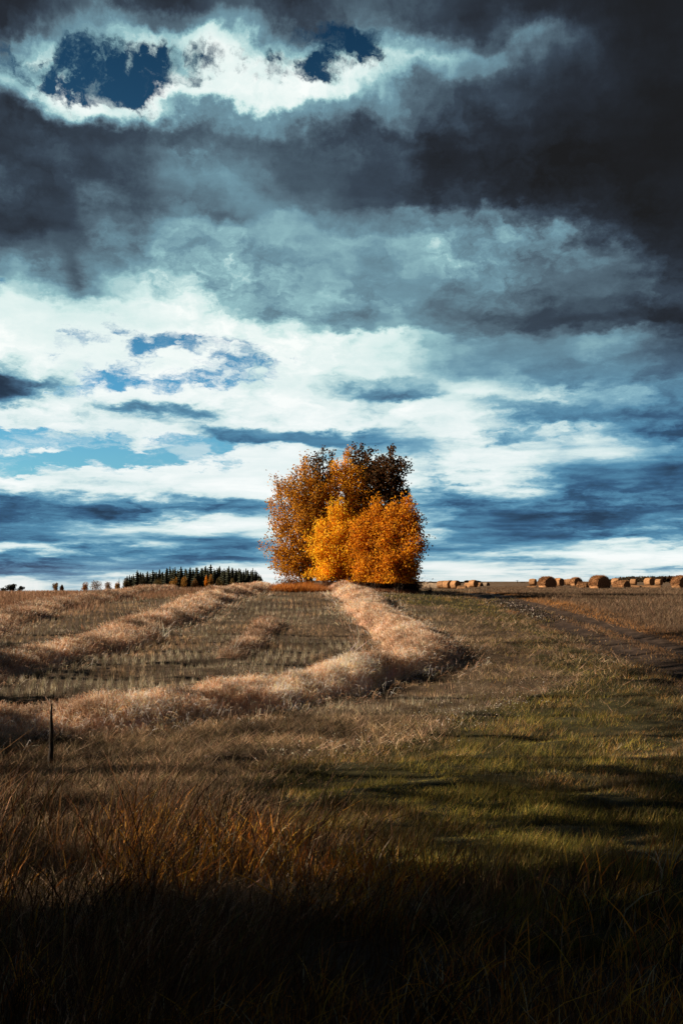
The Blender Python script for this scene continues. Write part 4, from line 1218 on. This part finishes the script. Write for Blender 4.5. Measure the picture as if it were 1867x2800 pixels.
BL = [(1494, 124, 'large round bale with a loose shaggy top left of the biggest bale', R(25), dict(nstraw=5000, wd=1.5, r=.88, sink=.28)),
      (1637, 107, 'biggest round bale in the field, with its dark end face towards the camera', R(24), dict(nstraw=6000, wd=1.5, r=.88, sink=.26)),
      (1860, 115, 'large round bale cut off by the right edge of the photo', R(20), dict(nstraw=5000, wd=1.5, r=.90, sink=.26)),
      (1697, 122, 'slumped long bale right beside the biggest bale', R(38), dict(nstraw=2500, sink=0.45, wd=1.6, r=.72)),
      (1592, 120, 'low slumped bale touching the left side of the biggest bale', R(55), dict(nstraw=1500, sink=0.55, r=.68)),
      (1573, 152, 'medium round bale between the two largest bales', R(20), dict(nstraw=1500)),
      (1455, 205, 'far bale just left of the large shaggy bale', R(60), {}),
      (1453, 126, 'low flattened heap of bale left of the large shaggy bale', R(70), dict(sink=0.95, r=.66)),
      (1555, 212, 'small far bale left of the medium round bale', R(60), {}),
      (1526, 165, 'bale mostly hidden behind the large shaggy bale', R(40), {}),
      (1682, 175, 'round bale rising behind the slumped long bale', R(50), {}),
      (1733, 126, 'low sunken bale first right of the slumped long bale', R(70), dict(sink=0.95, r=.70)),
      (1764, 126, 'low sunken wide bale second right of the slumped long bale', R(75), dict(sink=0.97, r=.70, wd=1.5)),
      (1790, 120, 'low sunken bale nearest to the tall dark trees on the right', R(65), dict(sink=0.98, r=.72)),
      (1773, 185, 'far bale below the ridge, left of the dark reddish trees', R(35), dict(r=.82)),
      (1799, 225, 'small far bale in front of the dark reddish trees', R(45), {}),
      (1730, 235, 'small far bale below the pale far field', R(55), {}),
      (1541, 260, 'tiny farthest bale between the larger far ones', R(50), {}),
      (1223, 175, 'left one of the bright orange pair of bales near the trees', R(38), {}),
      (1244, 172, 'right one of the bright orange pair of bales near the trees', R(38), {}),
      (1262, 165, 'low flattened bale right below the bright orange pair', R(70), dict(sink=0.85, r=.72, wd=1.5)),
      (1293, 190, 'separate orange bale before the dark far trees', R(42), {}),
      (1207, 182, 'dull brown bale touching the left of the bright orange pair', R(45), dict(tone=0.75)),
      (1165, 190, 'grey bale nearest to the tree cluster', R(60), dict(grey=True, sink=0.3)),
      (1180, 188, 'low grey bale second from the tree cluster', R(60), dict(grey=True, sink=0.45)),
      (1193, 186, 'grey bale third from the tree cluster', R(50), dict(grey=True, sink=0.4, tone=0.85)),
      (1280, 195, 'small low bale between the orange pair and the separate bale', R(50), dict(sink=0.5)),
      (1309, 215, 'tiny low bale right of the separate orange bale', R(50), dict(sink=0.6)),
      (1327, 230, 'tiny pale bale farthest right of the left bale group', R(50), dict(sink=0.6, grey=True))]
for px, D, lab, yaw, kw in BL:
    bale(px, D, lab, yaw, **kw)

# ------------------------------------------------------------------ dark stake at the left
def stake():
    D = 13.6
    x = onx(150, D); z = float(terr(x, D))
    root = empty('wooden_stake', (x, D, z), 'dark tapering wooden stake standing in the near windrow at lower left', 'stake')
    A = Acc()
    k = np.linspace(0, 1, 9)
    top = zt(1920, D) - z
    wob = np.array([0, .002, -.002, .003, -.001, .002, 0, -.002, 0.001])
    tube(A, np.c_[wob * 2, wob, -0.1 + k * (top + 0.1)], np.interp(k, [0, 0.25, 0.6, 0.85, 1], [0.042, 0.036, 0.026, 0.017, 0.008]), (0.03, 0.025, 0.02), 7)
    A.build('post', M_STAKE, root)
stake()

# ------------------------------------------------------------------ tree belt added out of view on the left to shade the foreground
BROWN = [(0.07, 0.05, 0.02), (0.10, 0.06, 0.02), (0.05, 0.045, 0.02)]
def belt(x, y, H, rx, zlo, n, leaf=0.46):
    z = float(terr(x, y, False))
    zc = zlo + (H - zlo) * 0.45
    broadleaf('added_shade_tree', (x, y, z), H, rx, rx, zc, H - zc, BROWN, [1, 1, 1], int(n * 1.8), 46, 'tall brown leaved tree added out of view left of the camera to cast shade', 'tree',
              'unseen trees added left of the camera for their shade', stems=2, leaf=leaf, spread=0.55, lmat=M_NEEDLE)
rng = np.random.default_rng(5)
for k in range(7):
    belt(-18 + rng.uniform(-0.6, 0.6), -13.2 + k * 2.75, 15 + rng.uniform(-1.5, 1.5), 2.4, 0.4, 4200)
for k in range(7):
    belt(-21.5 + rng.uniform(-0.6, 0.6), -14.4 + k * 2.75, 15 + rng.uniform(-1.5, 1.5), 2.4, 0.4, 3600)
rng = np.random.default_rng(8)
for (y, q) in ((5.0, 1000), (6.6, 720), (8.3, 430), (10.2, 260), (12.4, 150)):      # sparser crowns added to soften the edge of the shade
    belt(-20 + rng.uniform(-1, 1), y, 15, 2.5, 0.4, q, 0.26)
for (y, h) in ((4.4, 7.4), (6.6, 5.6), (12.6, 5.8), (15.2, 5.2), (19.6, 4.0), (23.6, 3.7), (27.5, 3.4)):
    belt(-18.0 + rng.uniform(-.5, .5), y, h + 0.8, 1.7, 0.4, 1800, 0.3)
for k in range(13):
    y = 4.6 + k * 2.25
    H = 15 + 0.1 * y; z0 = 8.6 + 0.13 * y; x = -18.5 - rng.uniform(0, 1.5)
    z = float(terr(x, y, False))
    broadleaf('added_shade_tree', (x, y, z), H, 1.9, 1.9, (H + z0) / 2, (H - z0) / 2, BROWN, [1, 1, 1], 1500 if k < 6 else 900, 34,
              'slim unseen tree added left of the camera, its high crown placed to cast shade', 'tree', 'unseen trees added left of the camera for their shade', stems=1, leaf=0.30, spread=0.55, tlo=z0 / H, lmat=M_NEEDLE)
